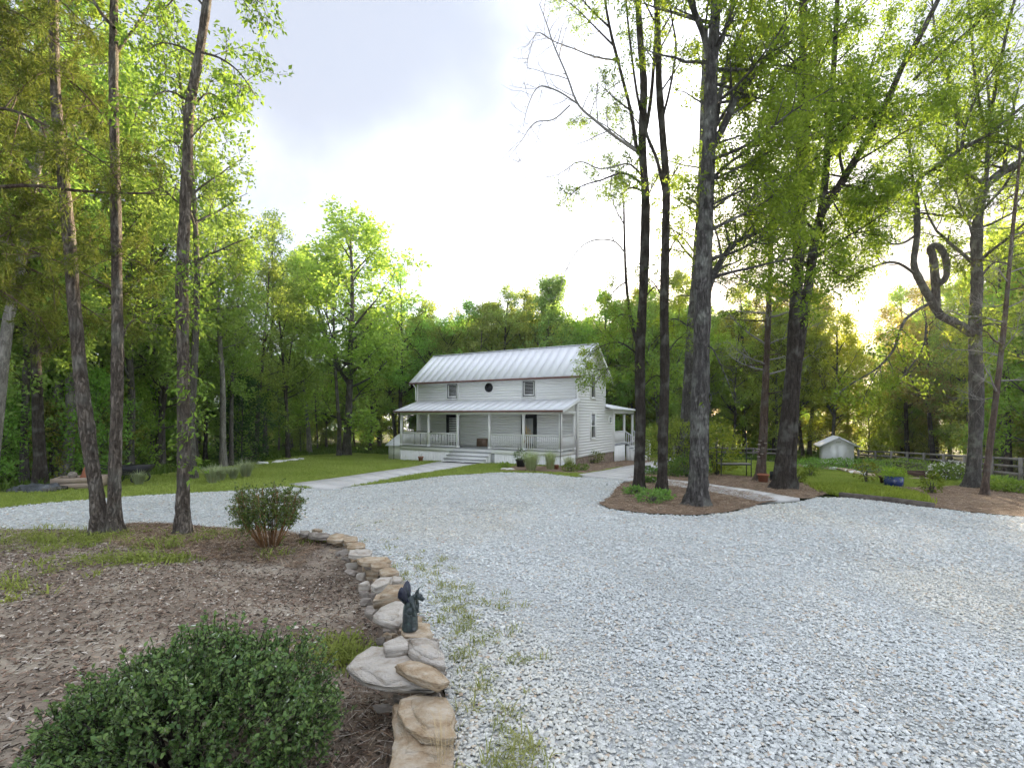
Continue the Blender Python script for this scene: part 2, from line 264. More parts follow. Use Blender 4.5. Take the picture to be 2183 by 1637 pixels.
# ------------------------------------------------------------------ object helpers
def link(o, parent=None):
    COL.objects.link(o)
    if parent is not None: o.parent = parent
    return o
def tag(o, label=None, cat=None, group=None, kind=None):
    if label: o['label'] = label
    if cat: o['category'] = cat
    if group: o['group'] = group
    if kind: o['kind'] = kind
    return o
def empty(name, loc, label, cat, group=None, rz=0.0):
    o = bpy.data.objects.new(name, None); o.empty_display_size = 0.2; o.location = loc; o.rotation_euler = (0, 0, rz)
    link(o); return tag(o, label, cat, group)
def np_mesh(name, v, faces, mat=None, smooth=False):
    """v (n,3); faces: list of int arrays (m,k)"""
    me = bpy.data.meshes.new(name); v = np.asarray(v, np.float32)
    me.vertices.add(len(v)); me.vertices.foreach_set('co', v.ravel())
    faces = [np.asarray(f, np.int32) for f in faces if len(f)]
    idx = np.concatenate([f.ravel() for f in faces]); tot = np.concatenate([np.full(len(f), f.shape[1], np.int32) for f in faces])
    st = np.concatenate([[0], np.cumsum(tot)[:-1]]).astype(np.int32)
    me.loops.add(len(idx)); me.loops.foreach_set('vertex_index', idx)
    me.polygons.add(len(tot)); me.polygons.foreach_set('loop_start', st)
    if smooth: me.polygons.foreach_set('use_smooth', np.ones(len(tot), bool))
    me.update(calc_edges=True)
    if mat: me.materials.append(mat)
    return me
def ob(name, me, parent=None, loc=None, rot=None):
    o = bpy.data.objects.new(name, me)
    if loc is not None: o.location = loc
    if rot is not None: o.rotation_euler = rot
    return link(o, parent)
class MB:
    """collects boxes, prisms, tubes and lathes into one mesh"""
    def __init__(s): s.v = []; s.f = {}; s.n = 0
    def add(s, v, fs):
        v = np.asarray(v, float)
        for f in fs:
            s.f.setdefault(len(f), []).append([i + s.n for i in f])
        s.v.append(v); s.n += len(v)
    def addn(s, v, f):
        if len(f): s.f.setdefault(f.shape[1], []).extend((np.asarray(f) + s.n).tolist())
        s.v.append(np.asarray(v, float)); s.n += len(v)
    def box(s, x0, x1, y0, y1, z0, z1):
        s.add([(x0, y0, z0), (x1, y0, z0), (x1, y1, z0), (x0, y1, z0), (x0, y0, z1), (x1, y0, z1), (x1, y1, z1), (x0, y1, z1)],
              [(0, 3, 2, 1), (4, 5, 6, 7), (0, 1, 5, 4), (1, 2, 6, 5), (2, 3, 7, 6), (3, 0, 4, 7)]); return s
    def hexa(s, a, b):
        """bottom quad a, top quad b"""
        s.add(list(a) + list(b), [(0, 3, 2, 1), (4, 5, 6, 7), (0, 1, 5, 4), (1, 2, 6, 5), (2, 3, 7, 6), (3, 0, 4, 7)]); return s
    def bar(s, p, q, w, h=None):
        p = Vector(p); q = Vector(q); d = (q - p).normalized(); h = h or w
        side = d.cross(Vector((0, 0, 1)))
        if side.length < 1e-3: side = Vector((1, 0, 0))
        side.normalize(); up = side.cross(d)
        c = lambda o: [o + side * (a * w / 2) + up * (b * h / 2) for a, b in ((-1, -1), (1, -1), (1, 1), (-1, 1))]
        return s.hexa(c(p), c(q))
    def tube(s, pts, rad, sides=6, cap=True):
        v, f = tube_arrays(np.asarray(pts, float), np.broadcast_to(np.asarray(rad, float), (len(pts),)), sides)
        s.addn(v, f)
        if cap:
            n = len(pts); s.f.setdefault(sides, []).append([s.n - len(v) + i for i in range(sides)][::-1]); s.f[sides].append([s.n - sides + i for i in range(sides)])
        return s
    def lathe(s, prof, c=(0, 0, 0), n=14):
        a = np.linspace(0, 2 * math.pi, n, endpoint=False); vs = []
        for r, z in prof: vs.append(np.stack([c[0] + r * np.cos(a), c[1] + r * np.sin(a), np.full(n, c[2] + z)], 1))
        v = np.concatenate(vs); fs = []
        for k in range(len(prof) - 1):
            for i in range(n): fs.append((k * n + i, k * n + (i + 1) % n, (k + 1) * n + (i + 1) % n, (k + 1) * n + i))
        s.add(v, fs); return s
    def prism(s, poly, axis_pts):
        """poly: list of 3D points; extruded by vector axis_pts"""
        e = np.asarray(axis_pts, float); p = np.asarray(poly, float); n = len(p)
        s.add(np.concatenate([p, p + e]), [tuple(range(n))[::-1], tuple(range(n, 2 * n))] + [(i, (i + 1) % n, n + (i + 1) % n, n + i) for i in range(n)]); return s
    def mesh(s, name, mat, smooth=False):
        me = np_mesh(name, np.concatenate(s.v), [np.array(f) for f in s.f.values()], mat, smooth)
        return me
    def build(s, name, mat, parent=None, loc=None, rot=None, smooth=False): return ob(name, s.mesh(name, mat, smooth), parent, loc, rot)
def tube_arrays(P, rad, sides=6):
    n = len(P); T = np.gradient(P, axis=0); T /= (np.linalg.norm(T, axis=1, keepdims=True) + 1e-9)
    ref = np.array([0.31, 0.95, 0.05]) if abs(T[0][2]) > 0.6 else np.array([0, 0, 1.0])
    A = np.cross(T, ref); A /= (np.linalg.norm(A, axis=1, keepdims=True) + 1e-9); B = np.cross(T, A)
    a = np.linspace(0, 2 * math.pi, sides, endpoint=False)
    v = P[:, None] + rad[:, None, None] * (np.cos(a)[None, :, None] * A[:, None] + np.sin(a)[None, :, None] * B[:, None])
    i = np.arange(n - 1)[:, None] * sides; j = np.arange(sides)[None]; j2 = (j + 1) % sides
    f = np.stack([i + j, i + j2, i + sides + j2, i + sides + j], -1).reshape(-1, 4)
    return v.reshape(-1, 3), f
class Tubes:
    def __init__(s): s.v = []; s.f = []; s.n = 0
    def add(s, P, rad, sides=5):
        v, f = tube_arrays(np.asarray(P, float), np.asarray(rad, float), sides); s.v.append(v); s.f.append(f + s.n); s.n += len(v)
    def mesh(s, name, mat): return np_mesh(name, np.concatenate(s.v), [np.concatenate(s.f)], mat, True)
def unit(v): return v / (np.linalg.norm(v, axis=-1, keepdims=True) + 1e-9)
def leaves_mesh(name, P, D, size, width, mat, rng, up=0.6, six=False, droop=0.0):
    """one small folded blade per point"""
    n = len(P); D = unit(D); N = unit(rng.normal(size=(n, 3)) + np.array([0, 0, up * 2])); S = unit(np.cross(D, N)); N = np.cross(S, D)
    Ls = (size * rng.uniform(0.5, 1.4, n))[:, None]; Ws = Ls * width * rng.uniform(0.8, 1.2, n)[:, None] / 2
    if six:
        v = np.stack([P, P + D * Ls * 0.35 + S * Ws + N * Ws * 0.45, P + D * Ls * 0.75 + S * Ws * 0.8 + N * Ws * 0.35, P + D * Ls,
                      P + D * Ls * 0.75 - S * Ws * 0.8 + N * Ws * 0.35, P + D * Ls * 0.35 - S * Ws + N * Ws * 0.45], 1).reshape(-1, 3)
        b = np.arange(n)[:, None] * 6; f = np.concatenate([b + np.array([[0, 1, 2, 3]]), b + np.array([[0, 3, 4, 5]])])
    else:
        tip = P + D * Ls; tip[:, 2] -= droop * Ls[:, 0]
        v = np.stack([P, P + D * Ls * 0.45 + S * Ws + N * Ws * 0.4, tip, P + D * Ls * 0.45 - S * Ws + N * Ws * 0.4], 1).reshape(-1, 3)
        b = np.arange(n)[:, None] * 4; f = b + np.array([[0, 1, 2, 3]])
    return np_mesh(name, v, [f], mat)

def sheet(name, poly, zf, mat, step=0.5, off=0.0, kind='structure', parent=None):
    """ground sheet filling a 2D outline, following the ground"""
    pts = [Vector((p[0], p[1])) for p in poly]; dense = []
    for a, b in zip(pts, pts[1:] + pts[:1]):
        n = max(1, int((b - a).length / step))
        for i in range(n): dense.append(a.lerp(b, i / n))
    P = np.array([[p.x, p.y] for p in dense]); x0, y0 = P.min(0); x1, y1 = P.max(0)
    gx, gy = np.meshgrid(np.arange(x0 + step / 2, x1, step), np.arange(y0 + step / 2, y1, step)); q = np.stack([gx.ravel(), gy.ravel()], 1)
    q = q + RNG.uniform(-0.2, 0.2, q.shape) * step
    q = q[inside(q, P)]
    allp = [Vector(p) for p in P] + [Vector(p) for p in q]; nb = len(P)
    r = delaunay_2d_cdt(allp, [], [list(range(nb))], 1, 1e-4)
    v2 = np.array([[p.x, p.y] for p in r[0]]); z = zf(v2[:, 0], v2[:, 1]) + off
    me = np_mesh(name, np.column_stack([v2, z]), [np.array([f for f in r[2] if len(f) == 3])], mat, True)
    o = ob(name, me, parent)
    if kind: o['kind'] = kind
    return o
def inside(q, P):
    c = np.zeros(len(q), bool); j = len(P) - 1
    for i in range(len(P)):
        a, b = P[i], P[j]
        m = (a[1] > q[:, 1]) != (b[1] > q[:, 1])
        xi = (b[0] - a[0]) * (q[:, 1] - a[1]) / (b[1] - a[1] + 1e-12) + a[0]
        c ^= m & (q[:, 0] < xi); j = i
    return c
def rough_poly(poly, amp, step, rng, closed=True):
    """breaks up an outline so that edges are not ruler-straight"""
    pts = [Vector((p[0], p[1])) for p in poly]; o = []
    for a, b in zip(pts, pts[1:] + pts[:1]):
        n = max(1, int((b - a).length / step))
        for i in range(n):
            p = a.lerp(b, i / n)
            if i: p = p + Vector((rng.uniform(-amp, amp), rng.uniform(-amp, amp)))
            o.append(p)
    return o

def scatter(name, P, rot, scl, idx, tint, sources, kind='stuff'):
    """one object of small loose pieces (geometry nodes)"""
    me = bpy.data.meshes.new(name); n = len(P); me.vertices.add(n); me.vertices.foreach_set('co', np.asarray(P, np.float32).ravel())
    for an, ty, da in (('rot', 'FLOAT_VECTOR', rot), ('scl', 'FLOAT_VECTOR', scl), ('tint', 'FLOAT_VECTOR', tint)):
        a = me.attributes.new(an, ty, 'POINT'); a.data.foreach_set('vector', np.asarray(da, np.float32).ravel())
    a = me.attributes.new('idx', 'INT', 'POINT'); a.data.foreach_set('value', np.asarray(idx, np.int32))
    o = ob(name, me); o['kind'] = kind
    c = bpy.data.collections.new(name + '_pieces')
    for i, s in enumerate(sources): c.objects.link(bpy.data.objects.new('%s_piece_%02d' % (name, i), s))
    g = bpy.data.node_groups.new(name + '_scatter', 'GeometryNodeTree')
    g.interface.new_socket('Geometry', in_out='INPUT', socket_type='NodeSocketGeometry'); g.interface.new_socket('Geometry', in_out='OUTPUT', socket_type='NodeSocketGeometry')
    gi = g.nodes.new('NodeGroupInput'); go = g.nodes.new('NodeGroupOutput'); ci = g.nodes.new('GeometryNodeCollectionInfo')
    ci.inputs['Collection'].default_value = c; ci.inputs['Separate Children'].default_value = True; ci.inputs['Reset Children'].default_value = True
    ip = g.nodes.new('GeometryNodeInstanceOnPoints'); ip.inputs['Pick Instance'].default_value = True
    def na(nm, ty):
        k = g.nodes.new('GeometryNodeInputNamedAttribute'); k.data_type = ty; k.inputs['Name'].default_value = nm; return k.outputs[0]
    er = g.nodes.new('FunctionNodeEulerToRotation'); l = g.links.new
    l(gi.outputs[0], ip.inputs['Points']); l(ci.outputs[0], ip.inputs['Instance']); l(na('idx', 'INT'), ip.inputs['Instance Index'])
    l(na('rot', 'FLOAT_VECTOR'), er.inputs[0]); l(er.outputs[0], ip.inputs['Rotation']); l(na('scl', 'FLOAT_VECTOR'), ip.inputs['Scale']); l(ip.outputs[0], go.inputs[0])
    md = o.modifiers.new('scatter', 'NODES'); md.node_group = g
    return o
def pts_in(poly, dens, rng):
    P = np.array([[p[0], p[1]] for p in poly]); lo = P.min(0); hi = P.max(0); n = int((hi - lo).prod() * dens)
    q = rng.uniform(lo, hi, (n, 2)); return q[inside(q, P)]
def in_view(q, m=0.12):
    """keep what the lens (or a step to its side) could see"""
    return (q[:, 1] > 1.2) & (np.abs(q[:, 0]) < (1 + m) * q[:, 1] + 1.2)

#==SETTING==
# ------------------------------------------------------------------ ground sheets
gx = np.concatenate([np.arange(-140, -40, 8), np.arange(-40, 60, 1.0), np.arange(60, 170, 8)]); gy = np.concatenate([np.arange(-40, -8, 6), np.arange(-8, 75, 1.0), np.arange(75, 190, 8)])
X, Y = np.meshgrid(gx, gy); Z = ground(X, Y) - 0.05
near = (wall_dist(X, Y) > -0.8) & (Y < 10) & (X > -14); Z = np.where(near, Z - 0.25, Z)
nx, ny = len(gx), len(gy); i = (np.arange(ny - 1)[:, None] * nx + np.arange(nx - 1)[None]).ravel()
base = ob('ground', np_mesh('ground', np.stack([X.ravel(), Y.ravel(), Z.ravel()], 1), [np.stack([i, i + 1, i + nx + 1, i + nx], 1)], M['forest'], True)); base['kind'] = 'structure'

# outlines, read off the photo where it shows them
bed_far = Gp([(-260, 1122), (0, 1129), (120, 1128), (205, 1132), (275, 1119), (390, 1119), (520, 1129), (600, 1133)])
wc = [Vector(p) for p in WALLC]
BED = [Vector((-17, 6.5))] + bed_far + wc + [Vector((-1.0, -7)), Vector((-17, -7))]
gravel_top = Gp([(0, 1083), (100, 1073), (250, 1060), (390, 1052), (520, 1045), (605, 1037), (690, 1044), (780, 1034), (850, 1027), (950, 1014), (1060, 1007), (1160, 1009), (1228, 1017)])
island_edge = Gp([(1330, 1022), (1322, 1036), (1300, 1062), (1278, 1076), (1300, 1086), (1380, 1096), (1480, 1100), (1560, 1092), (1613, 1077), (1700, 1071), (1738, 1061), (1800, 1061), (1890, 1067), (1990, 1083), (2060, 1092), (2183, 1103), (2500, 1135), (3200, 1200)])
GRAVEL = [Vector((-45, 14.5)), Vector((-25, 13.2))] + gravel_top + island_edge + [Vector((22, -7)), Vector((-0.9, -7))] + wc[::-1] + bed_far[::-1] + [Vector((-25, 7.0)), Vector((-45, 8.5))]
grv = sheet('gravel_driveway', rough_poly(GRAVEL, 0.05, 0.35, R), ground, M['gravel'], 0.45)
bedo = sheet('soil_bed', BED, bed_z, M['soil'], 0.18, 0.012)
woods_edge = Gp([(760, 966), (640, 972), (560, 985), (470, 996), (360, 1010), (230, 1030), (110, 1044), (0, 1052)])
hw = [Vector((-3.0, 42)), Vector((-6.0, 39.0))]
LAWN_L = [Vector((-45, 14.6)), Vector((-25, 13.3))] + gravel_top + Gp([(1290, 1010), (1340, 1000)]) + [Vector((6.5, 36)), Vector((2, 40))] + hw + woods_edge + [Vector((-25, 16.6)), Vector((-45, 17.5))]
lawn_l = sheet('lawn', rough_poly(LAWN_L, 0.06, 0.5, R), ground, M['lawn'], 0.6, 0.012)
lr_front = Gp([(1480, 1010), (1560, 1020), (1700, 1030), (1760, 1052), (1800, 1059), (1890, 1066), (1985, 1078), (2020, 1052), (2060, 1040)])
LAWN_R = lr_front + Gp([(2040, 1022), (1960, 1016), (1850, 1010), (1760, 1000), (1690, 990)]) + [Vector((22, 47)), Vector((12, 47)), Vector((9, 40))] + Gp([(1420, 985)])
lawn_r = sheet('lawn', rough_poly(LAWN_R, 0.06, 0.5, R), ground, M['lawn'], 0.6, 0.012)
ISLAND = Gp([(1322, 1033), (1300, 1062), (1278, 1076), (1300, 1086), (1380, 1096), (1480, 1100), (1560, 1092), (1613, 1077), (1660, 1068), (1600, 1052), (1500, 1036), (1420, 1026), (1365, 1024)])
island = sheet('straw_bed', rough_poly(ISLAND, 0.06, 0.3, R), ground, M['straw_bed'], 0.3, 0.03)
TREEBED = Gp([(1335, 1021), (1400, 1005), (1460, 1003), (1560, 1014), (1640, 1020), (1710, 1028), (1765, 1052), (1735, 1063), (1690, 1064), (1600, 1046), (1500, 1032), (1400, 1024)])
tbed = sheet('straw_bed', rough_poly(TREEBED, 0.05, 0.3, R), ground, M['straw_bed'], 0.35, 0.028)
RBED = Gp([(1990, 1083), (2060, 1092), (2183, 1103), (2500, 1135), (2700, 1120), (2500, 1060), (2183, 1036), (2110, 1030), (2040, 1036), (1960, 1040), (1890, 1040), (1960, 1058)])
rbed = sheet('straw_bed', rough_poly(RBED, 0.08, 0.35, R), ground, M['straw_bed'], 0.5, 0.024)
HBED = Gp([(1060, 1004), (1110, 992), (1190, 997), (1230, 984), (1300, 976), (1370, 972), (1400, 976), (1385, 988), (1300, 1000), (1245, 1010), (1180, 1008)])
hbed = sheet('straw_bed', rough_poly(HBED, 0.08, 0.4, R), ground, M['straw_bed'], 0.4, 0.026)
WALKS = []
# concrete walks: slabs with open joints
def walk(name, left, right, label=None):
    """slabs between two edges given as matching lists of photo points"""
    root = bpy.data.objects.new(name, None); link(root); root['kind'] = 'structure'
    a = Gp(left); b = Gp(right); WALKS.append(a + b[::-1])
    for k in range(len(a) - 1):
        q = [a[k], a[k + 1], b[k + 1], b[k]]; c = sum(q, Vector((0, 0))) / 4
        L1 = (a[k + 1] - a[k]).length
        n = max(1, round(L1 / 1.35))
        for i in range(n):
            p = [a[k].lerp(a[k + 1], i / n), a[k].lerp(a[k + 1], (i + 1) / n), b[k].lerp(b[k + 1], (i + 1) / n), b[k].lerp(b[k + 1], i / n)]
            g = 0.008
            d1 = (p[1] - p[0]).normalized() * g; d2 = (p[2] - p[3]).normalized() * g
            p = [p[0] + d1, p[1] - d1, p[2] - d2, p[3] + d2]
            MB().hexa([(x.x, x.y, gz(x.x, x.y) - 0.08) for x in p], [(x.x, x.y, gz(x.x, x.y) + 0.045) for x in p]).build('slab', M['concrete'], root)
    return root
walk('front_path', [(615, 1034), (740, 1017), (870, 998), (950, 983)], [(695, 1046), (800, 1028), (905, 1009), (1032, 987)])
walk('side_path', [(1228, 1014), (1310, 1000), (1385, 985), (1420, 975)], [(1330, 1024), (1372, 1010), (1420, 992), (1452, 980)])
walk('garden_path', [(1335, 1018), (1410, 1022), (1500, 1032), (1600, 1046), (1705, 1065)], [(1322, 1024), (1395, 1031), (1480, 1044), (1560, 1058), (1620, 1071)])

#==SCATTERS==
# ------------------------------------------------------------------ loose gravel, grass, mulch
def pebble(rng):
    n = 6; a = np.sort(rng.uniform(0, 2 * math.pi, n) * 0.35 + np.linspace(0, 2 * math.pi, n, endpoint=False)); r = rng.uniform(0.75, 1.1, n)
    el = rng.uniform(0.6, 0.85)
    lo = np.stack([np.cos(a) * r, np.sin(a) * r * el, np.full(n, -0.25)], 1); mid = lo * [1.05, 1.05, 0]; mid[:, 2] = rng.uniform(0.0, 0.2, n)
    hi = lo * [0.62, 0.62, 0]; hi[:, 2] = rng.uniform(0.32, 0.5, n)
    fs = [(i, (i + 1) % n, n + (i + 1) % n, n + i) for i in range(n)] + [(n + i, n + (i + 1) % n, 2 * n + (i + 1) % n, 2 * n + i) for i in range(n)]
    return np_mesh('pebble', np.concatenate([lo, mid, hi]), [np.array(fs), np.array([[2 * n + i for i in range(n)]])], M['pebble'])
PEB = [pebble(np.random.default_rng(100 + i)) for i in range(8)]
def gravel_tints(n, rng):
    k = rng.choice(6, n, p=[0.30, 0.30, 0.19, 0.12, 0.06, 0.03]); pal = np.array([(0.53, 0.55, 0.54), (0.59, 0.61, 0.60), (0.67, 0.685, 0.67), (0.44, 0.46, 0.46), (0.61, 0.56, 0.48), (0.50, 0.41, 0.33)])
    return pal[k] * rng.uniform(0.85, 1.12, (n, 1))
GP = rough_poly(GRAVEL, 0.0, 5, R); parts = []
for d0, d1, dens, s0, s1 in ((1.5, 4.2, 3300, 0.009, 0.020), (4.2, 6.5, 2300, 0.010, 0.020), (6.5, 10, 760, 0.013, 0.027), (10, 16, 260, 0.02, 0.035), (16, 26, 70, 0.025, 0.04)):
    w = 1.15 * d1 + 1.2
    q = RNG.uniform([-w, d0], [w, d1], (int(2 * w * (d1 - d0) * dens), 2)); q = q[inside(q, np.array([[p.x, p.y] for p in GP]))]; q = q[in_view(q)]
    parts.append((q, RNG.uniform(s0, s1, len(q)) * np.where(RNG.random(len(q)) < 0.06, 1.35, 1)))
# a few strays over the edging
q = np.concatenate([p[0] for p in parts]); s = np.concatenate([p[1] for p in parts]); n = len(q)
rot = np.stack([RNG.normal(0, 0.2, n), RNG.normal(0, 0.2, n), RNG.uniform(0, 6.28, n)], 1)
dusty = 0.5 + 0.5 * np.sin(q[:, 0] * .55 + 1.6 * np.sin(q[:, 1] * .33 + .5) + .5 * np.sin(q[:, 0] * 1.7)) * np.sin(q[:, 1] * .42 + .3 * q[:, 0] + .7)
rut = np.abs(np.mod(np.hypot(q[:, 0] + 9, (q[:, 1] - 2) * 1.15) - 11.2 + 4, 1.75) - .87) < .28     # wheel tracks round the bend
rut &= (np.hypot(q[:, 0] + 9, (q[:, 1] - 2) * 1.15) > 9.3) & (np.hypot(q[:, 0] + 9, (q[:, 1] - 2) * 1.15) < 16.5)
s = np.where(rut, s * RNG.uniform(.55, .9, n), s)
wear = 0.5 + 0.5 * np.sin(q[:, 0] * 1.1 + 0.8 * np.sin(q[:, 1] * 0.6)) * np.sin(q[:, 1] * 0.5 + 2)
scatter('gravel', np.column_stack([q, ground(q[:, 0], q[:, 1]) + 0.008 + s * RNG.uniform(0, 0.35, n)]), rot, np.stack([s, s, s * RNG.uniform(0.35, 0.7, n)], 1), RNG.integers(0, 8, n), gravel_tints(n, RNG) * np.array([.99, 1.0, .985]) * (0.93 + 0.12 * wear)[:, None] * (1 + np.array([.05, -.01, -.10]) * (sstep(.55, .95, dusty) * RNG.uniform(.4, 1, n))[:, None]), PEB)
print('gravel stones', n)

def tuft(rng, nb, h, w, spread, lean):
    """a few tapering grass blades"""
    v = []; f = []; t3 = []
    for i in range(nb):
        a = rng.uniform(0, 6.28); b = np.array([rng.normal(0, spread), rng.normal(0, spread), 0]); hh = h * rng.uniform(0.55, 1.15); t = np.array([math.cos(a), math.sin(a), 0]) * lean * hh * rng.uniform(0.3, 1.2); s = np.array([-math.sin(a), math.cos(a), 0]) * w / 2
        k = len(v); v += [b - s, b + s, b + t * 0.35 + s * 0.8 + [0, 0, hh * 0.6], b + t * 0.35 - s * 0.8 + [0, 0, hh * 0.6], b + t + [0, 0, hh]]
        f.append((k, k + 1, k + 2, k + 3)); t3.append((k + 3, k + 2, k + 4))
    return np_mesh('tuft', np.array(v), [np.array(f), np.array(t3)], M['blade'])
TUFT = [tuft(np.random.default_rng(40 + i), 9, 0.075, 0.012, 0.05, 0.6) for i in range(5)]
KEEP_OFF = []
def clear(q):
    for P in KEEP_OFF: q = q[~inside(q, np.array([[p[0], p[1]] for p in P]))]
    return q
def grass(name, q, h0, h1, c1, c2, zf=ground, srcs=TUFT):
    n = len(q); s = RNG.uniform(h0, h1, n); k = RNG.uniform(0, 1, (n, 1))
    patch = (0.5 + 0.5 * np.sin(q[:, 0] * 0.9 + np.sin(q[:, 1] * 0.7)) * np.sin(q[:, 1] * 0.8 + 0.4 * q[:, 0]))[:, None]
    k = np.clip(0.55 * k + 0.45 * patch, 0, 1)
    return scatter(name, np.column_stack([q, zf(q[:, 0], q[:, 1]) + 0.01]), np.stack([RNG.normal(0, .1, n), RNG.normal(0, .1, n), RNG.uniform(0, 6.28, n)], 1), np.stack([s * 1.3, s * 1.3, s], 1), RNG.integers(0, len(srcs), n), np.array(c1) * (1 - k) + np.array(c2) * k, srcs)
KEEP_OFF += WALKS + [HBED, ISLAND, TREEBED, RBED, GRAVEL]
q = pts_in(LAWN_L, 110, RNG); q = clear(q[in_view(q)]); q = q[RNG.random(len(q)) < np.clip(22 / q[:, 1], 0.3, 1)]
grass('grass', q, 0.5, 1.1, (0.26, 0.34, 0.065), (0.42, 0.49, 0.13))
q = pts_in(LAWN_R, 100, RNG); q = clear(q[in_view(q)])
grass('grass', q, 0.6, 1.3, (0.23, 0.31, 0.055), (0.38, 0.44, 0.10))
# taller unmown strip in front of the timber edging
q = pts_in(Gp([(1700, 1036), (1760, 1052), (1800, 1059), (1890, 1066), (1985, 1079), (2010, 1060), (1900, 1046), (1800, 1036)]), 130, RNG)
grass('grass', clear(q), 1.4, 2.6, (0.20, 0.27, 0.04), (0.34, 0.40, 0.065))
# forest-floor green
FLOOR = [Vector((-40, 17)), *[p for p in woods_edge[::-1]], Vector((-3, 43)), Vector((14, 46)), Vector((40, 52)), Vector((45, 75)), Vector((-15, 75)), Vector((-60, 45)), Vector((-60, 18))]
q = pts_in(FLOOR, 7, RNG); q = q[in_view(q)]
grass('undergrowth', q, 2.0, 5.5, (0.07, 0.13, 0.025), (0.15, 0.22, 0.045))

# bed: chips, straw, dead leaves
def sliver(rng, k):
    if k == 0:   # bent straw
        b = rng.uniform(-0.12, 0.12); v = [(-0.5, 0, 0), (-0.5, .022, .01), (0, b + .025, .02), (0, b, .012), (0.5, .01, 0.03), (0.5, -.012, .022)]; return np_mesh('straw', np.array(v), [np.array([(0, 3, 2, 1), (3, 5, 4, 2)])], M['chip'])
    if k == 1:   # chip
        w = rng.uniform(0.12, 0.3); return MB().hexa([(-.5, -w / 2, 0), (.45, -w / 3, 0), (.5, w / 3, 0), (-.42, w / 2, 0)], [(-.45, -w / 3, .1), (.4, -w / 4, .07), (.42, w / 4, .08), (-.4, w / 3, .12)]).mesh('chip', M['chip'])
    v = [(-.5, 0, 0), (-.1, .28, .12), (.4, .2, .06), (.5, 0, .02), (.4, -.2, .1), (-.1, -.28, .05)]; return np_mesh('dead_leaf', np.array(v) + rng.normal(0, .03, (6, 3)), [np.array([(0, 3, 2, 1), (0, 5, 4, 3)])], M['chip'])
SLV = [sliver(np.random.default_rng(i), k) for i, k in enumerate((0, 0, 0, 1, 1, 1, 2, 2))]
def litter(name, q, zf, kinds, size, pal, lift=0.012):
    n = len(q); s = RNG.uniform(size[0], size[1], n); pal = np.array(pal)
    return scatter(name, np.column_stack([q, zf(q[:, 0], q[:, 1]) + lift + RNG.uniform(0, 0.012, n)]), np.stack([RNG.normal(0, .22, n), RNG.normal(0, .22, n), RNG.uniform(0, 6.28, n)], 1), np.stack([s, s, s], 1), RNG.choice(kinds, n), pal[RNG.integers(0, len(pal), n)] * RNG.uniform(.75, 1.2, (n, 1)), SLV)
BROWN = [(0.24, 0.165, 0.115), (0.32, 0.23, 0.165), (0.15, 0.10, 0.07), (0.38, 0.29, 0.21), (0.27, 0.20, 0.15), (0.20, 0.135, 0.095), (0.05, 0.036, 0.026), (0.055, 0.04, 0.03), (0.08, 0.06, 0.045), (0.48, 0.42, 0.34), (0.58, 0.52, 0.44)]
STRAW = [(0.28, 0.185, 0.115), (0.37, 0.26, 0.165), (0.17, 0.11, 0.07), (0.47, 0.37, 0.26), (0.11, 0.075, 0.05)]
q = pts_in(BED, 1500, RNG); q = q[in_view(q)]; q = q[wall_dist(q[:, 0], q[:, 1]) > 0.02]; q = q[RNG.random(len(q)) < np.clip(6 / q[:, 1], .35, 1)]
litter('mulch', q, bed_z, [3, 4, 5, 5, 0, 1, 2, 6], (0.014, 0.055), BROWN, 0.02)
q = pts_in(BED, 60, RNG); q = q[in_view(q)]; q = q[wall_dist(q[:, 0], q[:, 1]) > 0.05]
litter('pale_litter', q[: len(q) // 6], bed_z, [3, 4, 5, 6], (0.02, 0.05), [(0.50, 0.45, 0.38), (0.42, 0.36, 0.29)], 0.03)
strawzone = [p for p in Gp([(200, 1135), (275, 1121), (390, 1121), (520, 1131), (620, 1136), (700, 1160), (640, 1190), (520, 1185), (400, 1185), (250, 1170)])]
q = pts_in(strawzone, 1500, RNG)
litter('pine_straw', q, bed_z, [0, 1, 2], (0.10, 0.22), STRAW, 0.03)
nearstraw = [p for p in Gp([(640, 1637), (700, 1480), (760, 1380), (800, 1400), (830, 1500), (850, 1637), (850, 1800), (600, 1800)])]
q = pts_in(nearstraw, 1100, RNG)
litter('pine_straw', q, bed_z, [0, 1, 2], (0.07, 0.16), STRAW + BROWN, 0.03)
for poly, dens in ((ISLAND, 330), (TREEBED, 200), (RBED, 160), (HBED, 90)):
    q = pts_in(poly, dens, RNG); q = q[in_view(q)]
    litter('pine_straw', q, ground, [0, 1, 2], (0.12, 0.26), STRAW, 0.04)

#==HOUSE==
# ------------------------------------------------------------------ the farmhouse (local x along the front, to the right; y to the back; heights are world heights)
HA = math.atan2(-0.512, 0.859); HC = Vector((3.90, 30.43, 0)); HZ = -1.33
house = empty('farmhouse', (HC.x, HC.y, HZ), 'white two-storey farmhouse with metal roof and long front porch', 'house', rz=HA)
def hw2(x, y): c, s = math.cos(HA), math.sin(HA); return HC.x + c * x - s * y, HC.y + s * x + c * y
def HB(): return HMB()
class HMB(MB):
    """builds in house coordinates with world heights"""
    def mesh(s, name, mat, smooth=False):
        s.v = [v - np.array([0, 0, HZ]) for v in s.v]; return MB.mesh(s, name, mat, smooth)
Lw, D1, D2, PD = 12.52, 4.66, 6.42, 2.07          # front length, two-storey depth, depth with rear wing, porch depth
ZS, ZE, ZR = -0.86, 4.20, 6.10                    # siding bottom, wall top, ridge underside
mid = D1 / 2; slope = (6.13 - 4.22) / mid
HB().box(-Lw + .03, -.03, .03, D1 - .03, ZS + .02, ZE).prism([(-Lw + .03, .03, ZE), (-Lw + .03, D1 - .03, ZE), (-Lw + .03, mid, ZR - .04)], (Lw - .06, 0, 0)).build('wall', M['white'], house)
